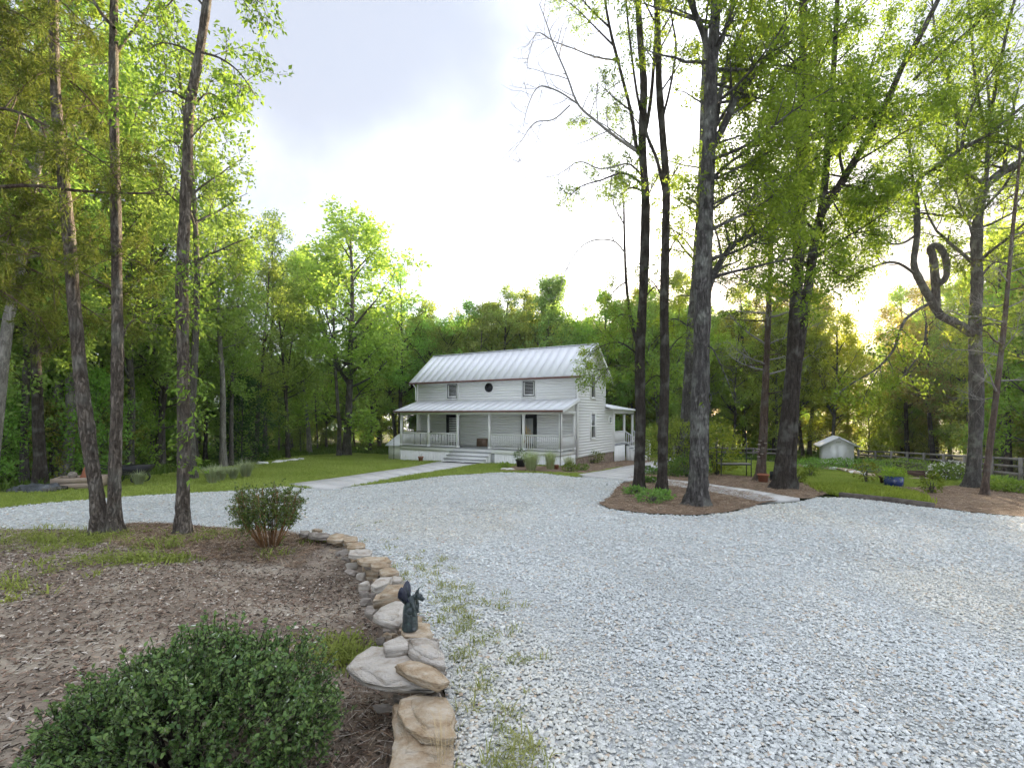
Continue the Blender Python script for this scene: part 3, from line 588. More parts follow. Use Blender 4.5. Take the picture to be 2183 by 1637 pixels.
wing = HB().box(-Lw + .03, -.03, D1, D2 - .03, ZS + .02, 2.12).build('wing_wall', M['white'], house)
HB().box(-Lw + .05, -.05, .05, D2 - .05, -2.0, ZS + .015).build('foundation', M['foundation'], house)
# clapboards, each its own piece
EXP = 0.172
def clap(parent, p0, p1, n, z, h=EXP):
    """one board from p0 to p1 (x, y), outward normal n; p0/p1 may be given for bottom and top"""
    (a, b), (c, d) = p0, p1
    t0, t1 = 0.020, 0.012
    b4 = [(a[0], a[1], z), (b[0], b[1], z), (b[0] + n[0] * t0, b[1] + n[1] * t0, z), (a[0] + n[0] * t0, a[1] + n[1] * t0, z)]
    zt = z + h + .012
    t4 = [(c[0], c[1], zt), (d[0], d[1], zt), (d[0] + n[0] * t1, d[1] + n[1] * t1, zt), (c[0] + n[0] * t1, c[1] + n[1] * t1, zt)]
    return HB().hexa(b4, t4).build('clapboard', M['white'], parent)
w_front = house.children[0]
z = -0.36
while z < 2.50: clap(w_front, ((-Lw + .1, .03), (-.1, .03)), ((-Lw + .1, .03), (-.1, .03)), (0, -1), z); z += EXP      # porch wall
z = 2.70
while z < 3.98: clap(w_front, ((-Lw + .1, .03), (-.1, .03)), ((-Lw + .1, .03), (-.1, .03)), (0, -1), z); z += EXP      # upper front
def gable_edges(z):
    if z <= ZE: return .10, D1 - .10
    k = (z - ZE) / slope; return k + .02, D1 - k - .02
z = ZS
while z < ZR - .12:
    a, b = gable_edges(z); c, d = gable_edges(z + EXP + .012)
    if z < 2.05: b = d = D2 - .10
    if d - c > .05: clap(w_front, ((-.03, a), (-.03, b)), ((-.03, c), (-.03, d)), (1, 0), z)
    if z > -.5 and d - c > .05: clap(w_front, ((-Lw + .03, a), (-Lw + .03, min(b, D1 - .1))), ((-Lw + .03, c), (-Lw + .03, min(d, D1 - .1))), (-1, 0), z)
    z += EXP
for x0, x1, y0, y1, z0, z1 in ((-.10, .012, -.012, .10, ZS, ZE - .05), (-Lw - .012, -Lw + .10, -.012, .10, ZS, ZE - .05), (-.10, .012, D1 - .10, D1 + .012, 2.2, ZE - .05), (-.10, .012, D2 - .10, D2 + .012, ZS, 2.1), (-Lw - .012, -Lw + .10, D1 - .1, D1 + .012, ZS, ZE)):
    HB().box(x0, x1, y0, y1, z0, z1).build('corner_board', M['trim'], house)
HB().box(-Lw + .1, -.1, -.02, .03, 3.99, 4.16).build('frieze', M['trim'], house)
HB().box(-Lw + .1, -.1, -.045, .03, 2.62, 2.70).build('flashing', M['trim'], house)
# main roof: two planes of standing-seam panels
OV, OX = 0.36, 0.40
def roof_plane(y_eave, y_ridge, z_eave, z_ridge, x0, x1, npan, name='roof_panel', parent=None, t=.03, skew=0.0):
    w = (x1 - x0) / npan; dy = y_ridge - y_eave; dz = z_ridge - z_eave; ln = math.hypot(dy, dz); ny, nz = -dz / ln, dy / ln
    if nz < 0: ny, nz = -ny, -nz
    me = None
    for i in range(npan):
        if me is None:
            b = HMB()
            b.hexa([(.0004, 0, 0), (w - .0004, 0, 0), (w - .0004, dy, dz), (.0004, dy, dz)], [(.0004, ny * t, nz * t), (w - .0004, ny * t, nz * t), (w - .0004, dy + ny * t, dz + nz * t), (.0004, dy + ny * t, dz + nz * t)])
            b.hexa([(w - .035, ny * t, nz * t), (w - .004, ny * t, nz * t), (w - .004, dy + ny * t, dz + nz * t), (w - .035, dy + ny * t, dz + nz * t)],
                   [(w - .030, ny * (t + .014), nz * (t + .014)), (w - .009, ny * (t + .014), nz * (t + .014)), (w - .009, dy + ny * (t + .014), dz + nz * (t + .014)), (w - .030, dy + ny * (t + .014), dz + nz * (t + .014))])
            b.v = [v + np.array([0, 0, HZ]) for v in b.v]; me = b.mesh(name, M['metal_roof'])
        ob(name, me, parent, (x0 + i * w, y_eave, z_eave - HZ))
ZEV = ZE + .02 - OV * slope + .06
roof = HB().prism([(-Lw - OX + .05, -OV + .05, ZEV - .08), (-Lw - OX + .05, mid, 6.15 - .08), (-Lw - OX + .05, D1 + OV - .05, ZEV - .08), (-Lw - OX + .05, D1 + OV - .05, ZEV - .03), (-Lw - OX + .05, mid, 6.15 - .02), (-Lw - OX + .05, -OV + .05, ZEV - .03)], (Lw + 2 * OX - .1, 0, 0)).build('roof', M['trim'], house)
roof_plane(-OV, mid, ZEV, 6.15, -Lw - OX, OX, 22, parent=roof); roof_plane(D1 + OV, mid, ZEV, 6.15, -Lw - OX, OX, 22, parent=roof)
HB().box(-Lw - OX, OX, mid - .10, mid + .10, 6.165, 6.205).build('ridge_cap', M['metal_roof'], roof)
for x in (-Lw - OX - .004, OX - .026):
    for ys in ((-OV, mid), (D1 + OV, mid)):
        HB().hexa([(x, ys[0], ZEV - .20), (x + .03, ys[0], ZEV - .20), (x + .03, ys[1], 6.15 - .20), (x, ys[1], 6.15 - .20)], [(x, ys[0], ZEV - .004), (x + .03, ys[0], ZEV - .004), (x + .03, ys[1], 6.146), (x, ys[1], 6.146)]).build('rake_board', M['trim'], roof)
def gutter(x0, x1, y, z, par):
    p = [(x0, y - .10, z + .015), (x0, y - .09, z - .07), (x0, y - .02, z - .09), (x0, y + .0, z + .015)]
    g = HB().prism(p, (x1 - x0, 0, 0)).build('gutter', M['copper'], par); return g
gutter(-Lw - OX + .02, OX - .02, -OV - .003, ZEV - .02, house)
# porch
FX0, FX1, FY = -12.2, -.10, -PD
DK = -0.38
posts_x = [FX1 - .07 - i * (12.1 - .14) / 5 for i in range(6)]
nb = 12; dw = (PD - .03) / nb
deck = HB().box(FX0 + .02, FX1 - .02, FY + .02, -.05, DK - .10, DK - .034).build('porch_deck', M['deck'], house)
for i in range(nb):
    HB().box(FX0 - .04, FX1 + .04, FY - .04 + i * (PD - .0) / nb, FY - .04 + (i + 1) * PD / nb - .006, DK - .032, DK).build('deck_board', M['deck'], deck)
HB().box(FX0, FX1, FY, FY + .04, DK - .26, DK - .034).build('rim_board', M['trim'], house)
HB().box(FX1 - .04, FX1, FY + .042, -.04, DK - .26, DK - .034).build('rim_board', M['trim'], house)
HB().box(FX0, FX0 + .04, FY + .042, -.04, DK - .26, DK - .034).build('rim_board', M['trim'], house)
skirt = HB().box(FX0 + .05, FX1 - .05, FY + .06, FY + .08, -1.55, DK - .262).build('skirt', M['deck'], house)
n = 84; wv = (12.1) / n
me = None
for i in range(n):
    x = FX0 + i * wv
    if -7.45 < x < -4.6: continue
    wx, wy = hw2(x, FY)
    if me is None: me = MB().box(0.004, wv - .010, 0, .022, -1.0, DK - .264 - HZ).mesh('skirt_board', M['white'])
    ob('skirt_board', me, skirt, (x, FY + .034, 0))
me = None
for i in range(14):
    if me is None: me = MB().box(0, .022, 0.004, .130, -1.0, DK - .264 - HZ).mesh('skirt_board', M['white'])
    ob('skirt_board', me, skirt, (FX1 - .03, FY + .07 + i * .138, 0))
for i in range(14): ob('skirt_board', me, skirt, (FX0 + .012, FY + .07 + i * .138, 0))
pm = MB().box(-.07, .07, -.07, .07, 0, 2.11).box(-.09, .09, -.09, .09, 0, .12).box(-.085, .085, -.085, .085, 2.02, 2.109).mesh('porch_post', M['trim'])
for x in posts_x: ob('porch_post', pm, house, (x, FY + .08, DK - HZ))
for x in (posts_x[0], posts_x[-1]): ob('porch_post', pm, house, (x, -.13, DK - HZ))
HB().box(FX0 - .02, FX1 + .02, FY + .0, FY + .16, 1.732, 1.93).build('porch_beam', M['trim'], house)
for x in (FX0 - .02, FX1 - .14): HB().box(x, x + .16, FY + .162, -.04, 1.732, 1.90).build('porch_beam', M['trim'], house)
HB().box(FX0 + .14, FX1 - .16, FY + .165, -.04, 1.84, 1.87).build('porch_ceiling', M['white'], house)
# side infill over the porch end beams
for x in (FX0 + .02, FX1 - .06): HB().prism([(x, FY + .2, 1.905), (x, -.04, 1.905), (x, -.04, 2.50), (x, FY + .2, 1.93)], (.04, 0, 0)).build('porch_gable', M['white'], house)
PE = -PD - .30
pro = HB().prism([(FX0 - .25, PE + .04, 1.905), (FX0 - .25, -.04, 2.585), (FX0 - .25, -.04, 2.62), (FX0 - .25, PE + .04, 1.945)], (12.1 + .5, 0, 0)).build('porch_roof', M['trim'], house)
roof_plane(PE, -.05, 1.95, 2.635, FX0 - .28, FX1 + .28, 21, parent=pro)
for x in (FX0 - .284, FX1 + .256): HB().hexa([(x, PE, 1.78), (x + .03, PE, 1.78), (x + .03, -.05, 2.47), (x, -.05, 2.47)], [(x, PE, 1.946), (x + .03, PE, 1.946), (x + .03, -.05, 2.631), (x, -.05, 2.631)]).build('rake_board', M['trim'], pro)
gutter(FX0 - .26, FX1 + .26, PE - .003, 1.94, house)
for x, yy in ((-Lw - .05, -.06), (-.07, -.06)):
    HB().tube([(x, -OV + .04, ZEV - .09), (x, -.2, ZEV - .22), (x, yy, ZEV - .34), (x, yy, 2.72)], .045, 8).build('downspout', M['trim'], house, smooth=True)
# railings with single balusters
bal = MB().box(-.02, .02, -.02, .02, 0.10, .84).mesh('baluster', M['trim'])
def railing(x0, y0, x1, y1, z, step=.125, zf=None):
    d = Vector((x1 - x0, y1 - y0)); ln = d.length; a = math.atan2(d.y, d.x)
    r = MB().box(0, ln, -.035, .035, .84, .90).box(0, ln, -.055, .055, .902, .93).box(0, ln, -.03, .03, .05, .10).build('railing', M['trim'], house, (x0, y0, z - HZ), (0, 0, a))
    n = max(1, round(ln / step))
    for i in range(n): ob('baluster', bal, r, ((i + .5) * ln / n, 0, 0))
    return r
for i in (0, 1, 3, 4): railing(posts_x[i + 1] + .075, FY + .08, posts_x[i] - .075, FY + .08, DK)
railing(posts_x[0], FY + .155, posts_x[0], -.205, DK); railing(posts_x[5], FY + .155, posts_x[5], -.205, DK)
# front steps
sx0, sx1 = posts_x[3] - .35, posts_x[2] + .2
for i in range(3):
    zt = DK - .20 * (i + 1); y0 = FY - .06 - .30 * (i + 1)
    st = HB().box(sx0, sx1, y0 + .03, y0 + .30, -1.7, zt - .042).build('step', M['white'], house)
    HB().box(sx0 - .03, sx1 + .03, y0, y0 + .296, zt - .04, zt).build('tread', M['deck'], st)
HB().box(sx0 + .01, sx1 - .01, FY - .062, FY - .004, -1.7, DK - .262).build('riser', M['white'], house)
# windows and doors
def window(cx, z0, z1, w, axis, kind='shutter'):
    """axis 'f' front wall (y=0), 'g' right gable (x=0)"""
    yo = -.066
    r = MB()
    r.box(-w / 2 - .09, -w / 2, -.02, .06, z0 - .09, z1 + .09).box(w / 2, w / 2 + .09, -.02, .06, z0 - .09, z1 + .09).box(-w / 2, w / 2, -.02, .06, z1, z1 + .09).box(-w / 2 - .0, w / 2 + .0, -.035, .06, z0 - .09, z0)
    loc = (cx, -.03, -HZ) if axis == 'f' else (.03, cx, -HZ); rot = (0, 0, 0) if axis == 'f' else (0, 0, math.pi / 2)
    wn = r.build('window', M['trim'], house, loc, rot)
    f = MB(); b = .035 if kind == 'shutter' else .045; fm = M['black'] if kind == 'shutter' else M['trim']
    f.box(-w / 2, -w / 2 + b, -.012, .05, z0, z1).box(w / 2 - b, w / 2, -.012, .05, z0, z1).box(-w / 2 + b, w / 2 - b, -.012, .05, z1 - b, z1).box(-w / 2 + b, w / 2 - b, -.012, .05, z0, z0 + b)
    if kind == 'sash': f.box(-w / 2 + b, w / 2 - b, -.008, .05, (z0 + z1) / 2 - .025, (z0 + z1) / 2 + .025)
    f.build('frame', fm, wn)
    MB().box(-w / 2 + b, w / 2 - b, .012, .04, z0 + b, z1 - b).build('pane', M['glass'] if kind == 'sash' else M['black'], wn)
    if kind == 'shutter':
        s = MB(); b2 = b + .025
        s.box(-w / 2 + b2, -w / 2 + b2 + .07, -.01, .010, z0 + b2, z1 - b2).box(w / 2 - b2 - .04, w / 2 - b2, -.01, .010, z0 + b2, z1 - b2).box(-w / 2 + b2 + .07, w / 2 - b2 - .04, -.01, .010, z1 - b2 - .03, z1 - b2).box(-w / 2 + b2 + .07, w / 2 - b2 - .04, -.01, .010, z0 + b2, z0 + b2 + .09)
        s.build('shutter_frame', M['trim'], wn)
        nl = 8; s = MB()
        for i in range(nl):
            zz = z0 + b2 + .13 + i * (z1 - z0 - 2 * b2 - .17) / nl; s.hexa([(-w / 2 + b2 + .072, -.010, zz), (w / 2 - b2 - .042, -.010, zz), (w / 2 - b2 - .042, .006, zz + .012), (-w / 2 + b2 + .072, .006, zz + .012)], [(-w / 2 + b2 + .072, -.006, zz + .012), (w / 2 - b2 - .042, -.006, zz + .012), (w / 2 - b2 - .042, .010, zz + .024), (-w / 2 + b2 + .072, .010, zz + .024)])
        s.build('louvre', M['white'], wn)['kind'] = 'stuff'
    return wn
window(-9.3, 2.84, 3.82, .86, 'f'); window(-3.3, 2.84, 3.82, .86, 'f')
window(2.42, 2.78, 4.30, .70, 'g', 'sash'); window(2.42, .23, 1.78, .70, 'g', 'sash')
def round_window(cx, z, r, axis, vent=True):
    loc = (cx, -.03, z - HZ) if axis == 'f' else (.03, cx, z - HZ); rot = (0, 0, 0) if axis == 'f' else (0, 0, math.pi / 2)
    n = 24; a = np.linspace(0, 2 * math.pi, n, endpoint=False); b = MB()
    def ring(r0, r1, y0, y1):
        v = []
        for rr, y in ((r1, y1), (r1, y0), (r0, y0), (r0, y1)): v.append(np.stack([rr * np.cos(a), np.full(n, y), rr * np.sin(a)], 1))
        f = [(k * n + i, k * n + (i + 1) % n, (k + 1) * n + (i + 1) % n, (k + 1) * n + i) for k in range(3) for i in range(n)]
        m = MB(); m.add(np.concatenate(v), f); return m
    wn = ring(r, r + .05, -.02, .05).build('round_window', M['trim'] if vent is False else M['black'], house, loc, rot)
    MB().prism([(r * .99 * math.cos(t), .012, r * .99 * math.sin(t)) for t in a], (0, .03, 0)).build('pane', M['black'] if vent else M['glass'], wn)
    MB().box(-r * .97, r * .97, -.012, .008, -.018, .018).build('glazing_bar', M['iron'] if vent else M['trim'], wn)
    if not vent: MB().box(-.018, .018, -.016, -.0125, -r * .97, r * .97).build('glazing_bar', M['trim'], wn)
    return wn
round_window(-6.31, 3.49, .25, 'f'); round_window(5.57, 1.36, .22, 'g', False)
def door(cx, shutter):
    w, z0, z1 = .92, DK + .004, 1.68
    d = MB().box(-w / 2 - .10, -w / 2, -.03, .05, z0, z1 + .10).box(w / 2, w / 2 + .10, -.03, .05, z0, z1 + .10).box(-w / 2, w / 2, -.03, .05, z1, z1 + .10).build('door', M['black'], house, (cx, -.02, -HZ))
    MB().box(-w / 2, w / 2, -.010, .02, z0, z1).build('leaf', M['black'], d)
    MB().box(-w / 2 + .14, w / 2 - .14, -.017, -.0102, z0 + .25, z1 - .15).build('pane', M['glass'], d)
    if shutter:
        s = MB(); zz = z0 + .28
        while zz < z1 - .2: s.box(-w / 2 + .15, w / 2 - .15, -.026, -.0175, zz, zz + .05); zz += .12
        s.build('blind', M['white'], d)['kind'] = 'stuff'
    else: MB().box(-w / 2 + .16, w / 2 - .16, -.024, -.0175, z0 + .30, z1 - .2).build('blind', M['deck'], d)
    MB().tube([(w / 2 - .07, -.012, z0 + 1.0), (w / 2 - .07, -.06, z0 + 1.0), (w / 2 - .17, -.065, z0 + 1.0)], .012, 6).build('handle', M['iron'], d)
door(-9.25, True); door(-3.3, False)
# rear wing: hip-ended lean-to roof over wall and side porch
RY = 11.0
b = HB(); e = .42
b.add([(e, D1 + .01, 2.14), (e, RY + .3, 2.06), (-2.1, D1 + .01, 2.84), (-Lw, D1 + .01, 2.84), (-Lw - .2, RY + .3, 2.06), (e, D1 + .01, 2.09), (e, RY + .3, 2.01), (-2.1, D1 + .01, 2.70), (-Lw, D1 + .01, 2.70), (-Lw - .2, RY + .3, 2.01)],
      [(0, 1, 2), (1, 4, 3, 2), (5, 7, 6), (6, 7, 8, 9), (0, 5, 6, 1), (1, 6, 9, 4), (4, 9, 8, 3)])
b.build('rear_roof', M['metal_roof'], house)
HB().box(-.16, .02, D2 - .08, RY - .1, 1.79, 2.04).build('porch_beam', M['trim'], house)
HB().box(-.30, e - .03, D1 + .02, RY + .2, 2.075, 2.10).build('soffit', M['trim'], house)
HB().box(-5.0, .0, D2, RY - .1, DK - .10, DK).build('rear_deck', M['deck'], house)
for i in range(18): HB().box(-.02, .004, D2 + .02 + i * .128, D2 + .02 + i * .128 + .12, -1.9, DK - .104).build('skirt_board', M['white'], house)
for q in (D2 + .1, 8.79, 10.75): ob('porch_post', pm, house, (-.09, q, DK - HZ))
HB().box(-3.0, -2.9, D2, RY - .1, DK, 2.0).build('rear_wall', M['white'], house)
rr = railing(-.09, D2 + .20, -.09, 8.70, DK, .11)
for i in range(4):
    zt = DK - .17 * (i + 1); x0 = .02 + .28 * i
    st = HB().box(x0, x0 + .27, 8.9, 10.65, -1.9, zt - .04).build('step', M['white'], house); HB().box(x0 - .02, x0 + .29, 8.86, 10.69, zt - .038, zt).build('tread', M['deck'], st)
for q in (8.82, 10.73):
    r = HB().bar((-.02, q, DK + .88), (1.22, q, -1.15 + .86), .06, .07).build('stair_rail', M['trim'], house)
    HB().bar((-.02, q, DK + .10), (1.22, q, -1.15 + .10), .05, .05).build('stair_rail', M['trim'], house)
    for i in range(8):
        x = .1 + i * .14; zb = DK + .10 + (x + .02) / 1.24 * (-1.15 - DK); HB().box(x - .018, x + .018, q - .018, q + .018, zb, zb + .76).build('baluster', M['trim'], r)
    HB().box(1.22, 1.34, q - .06, q + .06, -1.9, -.20).build('newel_post', M['trim'], house)

# ------------------------------------------------------------------ things about the porch
def hpos(x, y, z=None):
    a, b = hw2(x, y); return Vector((a, b, gz(a, b) if z is None else z))
def rain_chain(x, y, z1, label):
    p = hpos(x, y); n = int((z1 - p.z) / .105); t = empty('rain_chain', p, label, 'rain chain', 'rain chains hanging from the porch gutter')
    me = MB().lathe([(.012, 0), (.032, .05), (.04, .075), (.012, .03)], n=7).mesh('cup', M['iron'])
    for i in range(n): ob('cup', me, t, (0, 0, .02 + i * .105))
    MB().tube([(0, 0, 0), (0, 0, z1 - p.z)], .006, 4).build('chain', M['iron'], t)
rain_chain(FX1 + .12, PE - .05, 1.86, 'dark rain chain hanging at the right front corner of the porch')
rain_chain(FX0 - .22, PE - .05, 1.86, 'dark rain chain hanging at the left front corner of the porch')
o = MB().box(-.42, .42, -.03, .03, 0, .52).build('board', M['cardboard'], None, hpos(-6.75, -.17, DK), (math.radians(-5), 0, HA)); o.name = 'brown_board'; tag(o, 'brown board leaning on the porch wall behind the front steps', 'board')
# dried corn stalks tied to the second post
cs = empty('corn_stalks', hpos(posts_x[1] + .2, FY + .28, DK), 'dry straw-coloured corn stalks standing by the porch post', 'corn stalks', rz=HA)
r2 = np.random.default_rng(5)
for i in range(9):
    a = r2.uniform(0, 6.28); tp = np.array([.22 * math.cos(a), .12 * math.sin(a), r2.uniform(1.15, 1.55)]); m = MB().tube([(.03 * math.cos(a), .03 * math.sin(a), 0), tp * [.5, .5, .55], tp], [.016, .014, .008], 5)
    for k in range(4):
        z = r2.uniform(.4, 1.35); b0 = np.array([tp[0] * z / 1.4, tp[1] * z / 1.4, z]); aa = r2.uniform(0, 6.28); d = np.array([math.cos(aa), math.sin(aa), 0]); s = np.array([-d[1], d[0], 0]) * .03
        m.add([b0 - s, b0 + s, b0 + d * .16 + s + [0, 0, .08], b0 + d * .16 - s + [0, 0, .08], b0 + d * .30 + [0, 0, -.10]], [(0, 1, 2, 3), (3, 2, 4)])
    m.build('stalk', M['straw'], cs)
MB().box(-.35, .35, -.35, .35, .52, .56).build('top', M['black'], empty('porch_table', hpos(-11.3, -.75, DK), 'low black table behind the railing at the left porch end', 'table', rz=HA))
tb = bpy.data.objects['porch_table']; lm = MB().box(-.025, .025, -.025, .025, 0, .518).mesh('leg', M['black'])
for a in (-.3, .3):
    for b in (-.3, .3): ob('leg', lm, tb, (a, b, 0))
tb.scale = (1.6, .9, 1.7)
ch = empty('porch_chair', hpos(-9.9, -.95, DK), 'dark low lounge chair on the porch behind the left railing', 'chair', rz=HA + .5)
MB().hexa([(-.3, -.32, .30), (.3, -.32, .30), (.3, .28, .22), (-.3, .28, .22)], [(-.3, -.32, .34), (.3, -.32, .34), (.3, .28, .26), (-.3, .28, .26)]).build('seat', M['black'], ch)
for i in range(5): MB().bar((-.24 + i * .12, .27, .24), (-.28 + i * .14, .55, .86), .10, .02).build('back_slat', M['black'], ch)
for sx in (-1, 1): MB().bar((sx * .31, -.34, 0), (sx * .31, -.26, .34), .05).build('leg', M['black'], ch); MB().bar((sx * .31, .42, 0), (sx * .31, .22, .26), .05).build('leg', M['black'], ch); MB().bar((sx * .34, -.36, .5), (sx * .34, .4, .5), .09, .02).build('armrest', M['black'], ch)
# white bin with a sloping lid past the left end
wb = empty('white_bin', hpos(-13.15, -.9), 'white box with sloping lid beside the left end of the porch', 'storage box', rz=HA)
zb = wb.location.z
MB().prism([(-.75, -.5, 0), (-.75, .6, 0), (-.75, .6, 1.62), (-.75, -.5, 1.02)], (1.3, 0, 0)).build('body', M['white'], wb)
MB().hexa([(-.92, -.68, .95), (.70, -.68, .95), (.70, .72, 1.72), (-.92, .72, 1.72)], [(-.92, -.68, 1.0), (.70, -.68, 1.0), (.70, .72, 1.77), (-.92, .72, 1.77)]).build('lid', M['metal_roof'], wb)
# door mats at the foot of the steps
for i, (x, lb) in enumerate(((-6.75, 'dark doormat before the porch steps, on the side near the terracotta pot'), (-5.4, 'dark doormat before the porch steps, on the side near the dark bushy planter'))):
    p = hpos(x, FY - 1.28); o = MB().box(-.6, .6, -.22, .22, 0, .014).box(-.57, .57, -.19, .19, .0141, .02).build('doormat', M['black'], None, (p.x, p.y, p.z + .05), (math.radians(2.0), 0, HA)); tag(o, lb, 'doormat', 'doormats at the porch steps')

#==PLANTS==
def pot(name, loc, r, h, mat, label, cat='pot', rim=True, group=None):
    t = empty(name, loc, label, cat, group)
    prof = [(0.0, 0), (r * .72, 0), (r * .95, h * .82), (r * 1.06, h * .82), (r * 1.08, h), (r * .95, h), (r * .88, h * .86), (0, h * .84)] if rim else [(0, 0), (r * .96, 0), (r, h), (r * .93, h), (r * .9, h * .85), (0, h * .83)]
    MB().lathe(prof, n=18).build('vessel', mat, t, smooth=False); return t
def leafy(parent, n, rad, c, size, width, mat, seed, tint=(1, 1, 1), six=False, flat=1.0, name='foliage', shell=0.5, up=.6):
    rg = np.random.default_rng(seed); D = unit(rg.normal(size=(n, 3))); D[:, 2] *= flat
    rr = (shell + (1 - shell) * rg.random(n) ** .5)[:, None]
    lump = 1 + .18 * np.sin(D[:, :1] * 5 + seed) * np.sin(D[:, 1:2] * 6 + seed * 2) + .12 * np.sin(D[:, 2:3] * 9 + seed)
    P = np.array(c) + D * rr * lump * np.array(rad)
    me = leaves_mesh(name, P, D + rg.normal(0, .6, (n, 3)), size, width, mat, rg, up, six); o = ob(name, me, parent); o.color = (*tint, 1); o['kind'] = 'stuff'; return o
def stems(parent, n, h, spread, r, mat, seed, name='stem', joined=False):
    rg = np.random.default_rng(seed); T = Tubes()
    for i in range(n):
        a = rg.uniform(0, 6.28); s = spread * rg.random() ** .5; P = np.array([(.12 * s * math.cos(a), .12 * s * math.sin(a), -.03), (.5 * s * math.cos(a + .2), .5 * s * math.sin(a + .2), h * .45), (s * math.cos(a), s * math.sin(a), h * rg.uniform(.75, 1.05))])
        if joined: T.add(P, [r, r * .8, r * .4], 4)
        else: MB().tube(P, [r, r * .8, r * .4], 5).build(name, mat, parent)
    if joined: return ob(name, T.mesh(name, mat), parent)
def bush(loc, rad, n, size, label, seed, mat='leaf', tint=(1, 1, 1), cat='bush', name='bush', group=None, width=.5, six=False, flat=.9, nst=10):
    t = empty(name, loc, label, cat, group)
    stems(t, nst, rad[2] * 1.3, rad[0] * .7, .012 + .01 * rad[0], M['bark_grey'], seed, joined=True)
    leafy(t, n, rad, (0, 0, rad[2] * .95), size, width, M[mat], seed, tint, six, flat); return t
def blades_mesh(name, n, h, spread, w, mat, rg, lean=.5):
    """arching strap blades from one crown"""
    a = rg.uniform(0, 6.28, n); L_ = h * rg.uniform(.6, 1.1, n); k = 1.35 * lean * rg.random(n) ** .6; d = np.stack([np.cos(a), np.sin(a), 0 * a], 1); s = np.stack([-np.sin(a), np.cos(a), 0 * a], 1) * w / 2
    b = d * (rg.random(n) * spread)[:, None]; Z = np.array([0, 0, 1.0])
    p1 = b + (d * (k * .3)[:, None] + Z * .6) * L_[:, None]; p2 = b + (d * (k * .95)[:, None] + Z * (.95 - .35 * k[:, None])) * L_[:, None]
    v = np.stack([b - s, b + s, p1 + s * .8, p1 - s * .8, p2], 1).reshape(-1, 3); i = np.arange(n)[:, None] * 5
    return np_mesh(name, v, [i + np.array([[0, 1, 2, 3]]), i + np.array([[3, 2, 4]])], mat)
def silver_grass(loc, h, label, seed, n=420, tint=(1, 1, 1), group=None, lean=.55):
    h *= .80; lean *= 1.35
    rg = np.random.default_rng(seed); t = empty('ornamental_grass', loc, label, 'ornamental grass', group)
    o = ob('blades', blades_mesh('blades', n, h, h * .16, .012, M['silver'], rg, lean), t); o.color = (*tint, 1); o['kind'] = 'stuff'
    o = ob('dry_base', blades_mesh('dry_base', n // 3, h * .45, h * .14, .02, M['straw'], rg, .3), t); o['kind'] = 'stuff'; return t
g1 = 'silvery grass clumps by the porch'
silver_grass(G(1132, 1003), 1.55, 'biggest silvery ornamental grass clump before the right porch railing', 1, 560, (1.1, 1.2, .9), g1, .6)
silver_grass(G(1173, 1001), 1.5, 'slim upright silvery grass clump just beside the porch corner post', 2, 320, (1.05, 1.15, .8), g1, .34)
silver_grass(G(1214, 998), 1.15, 'pale silvery grass clump at the foot of the rain chain', 3, 260, (1.2, 1.25, 1.05), g1, .7)
g2 = 'silvery grass clumps on the left lawn'
for i, (px, py, h, lb) in enumerate(((452, 1031, 1.0, 'silvery grass clump at the left end of the row on the lawn'), (470, 1026, .95, 'second silvery grass clump from the left in the lawn row'), (497, 1022, .8, 'low silvery grass clump in the middle of the lawn row'), (524, 1018, 1.15, 'tall brown-footed silvery grass clump at the right end of the lawn row'))):
    silver_grass(G(px, py), h, lb, 10 + i, 420, (1, 1.05, .9), g2)
silver_grass(G(296, 1035), .8, 'silvery grass clump on the lawn between the two left trunks', 21, 300, (.9, .95, .8))
# small plants of the house bed
for i, (px, py, r, n, tn, lb) in enumerate(((1262, 988, .62, 900, (1.0, .95, .7), 'olive green bush spreading at the foot of the gable wall'), (1304, 980, .35, 400, (1.1, 1.25, .6), 'little green bush near the end of the gable wall'), (1216, 1006, .30, 350, (1.0, 1.0, .6), 'low round plant at the bed edge before the porch corner'), (1241, 1004, .26, 300, (1.1, 1.2, 1.0), 'tiny grey-green plant beside the low round one near the gravel'), (1345, 968, .45, 500, (1.2, 1.3, .7), 'leafy green plant beside the rear porch steps'), (1075, 998, .22, 250, (1.4, 1.5, .8), 'light green plant behind the white stones on the front lawn'))):
    bush(G(px, py), (r * 1.25, r, r * .7), n, .09, lb, 30 + i, 'leaf', tn)
pot('flower_pot', G(897, 984), .17, .34, M['terracotta'], 'terracotta flower pot with dry twigs before the porch skirting'); stems(bpy.data.objects['flower_pot'], 9, .62, .16, .008, M['twig'], 3)
bp = pot('black_pot', G(1110, 996), .26, .42, M['black'], 'black pot with a straggly plant before the porch steps'); leafy(bp, 260, (.34, .3, .3), (0, 0, .62), .10, .45, M['leaf'], 5, (.7, .8, .9)); stems(bp, 7, 1.35, .3, .008, M['twig'], 8)
pot('small_pot', G(1186, 1001), .13, .24, M['terracotta'], 'small terracotta pot on the mulch by the porch corner')
for i, (px, py, s, lb) in enumerate(((1075, 1001, .16, 'white stone lying on the front lawn, nearest the path'), (1087, 1002, .19, 'larger white stone beside its twin on the front lawn'))):
    p = G(px, py); rg = np.random.default_rng(i); bm = bmesh.new(); bmesh.ops.create_icosphere(bm, subdivisions=2, radius=1)
    for v in bm.verts: v.co = Vector((v.co.x * s * 1.3, v.co.y * s, max(-.2, v.co.z) * s * .6)) * (1 + rg.normal(0, .05))
    me = bpy.data.meshes.new('white_stone'); bm.to_mesh(me); bm.free(); me.materials.append(M['white_stone']); tag(ob('white_stone', me, None, p), lb, 'stone', 'white stones on the front lawn')

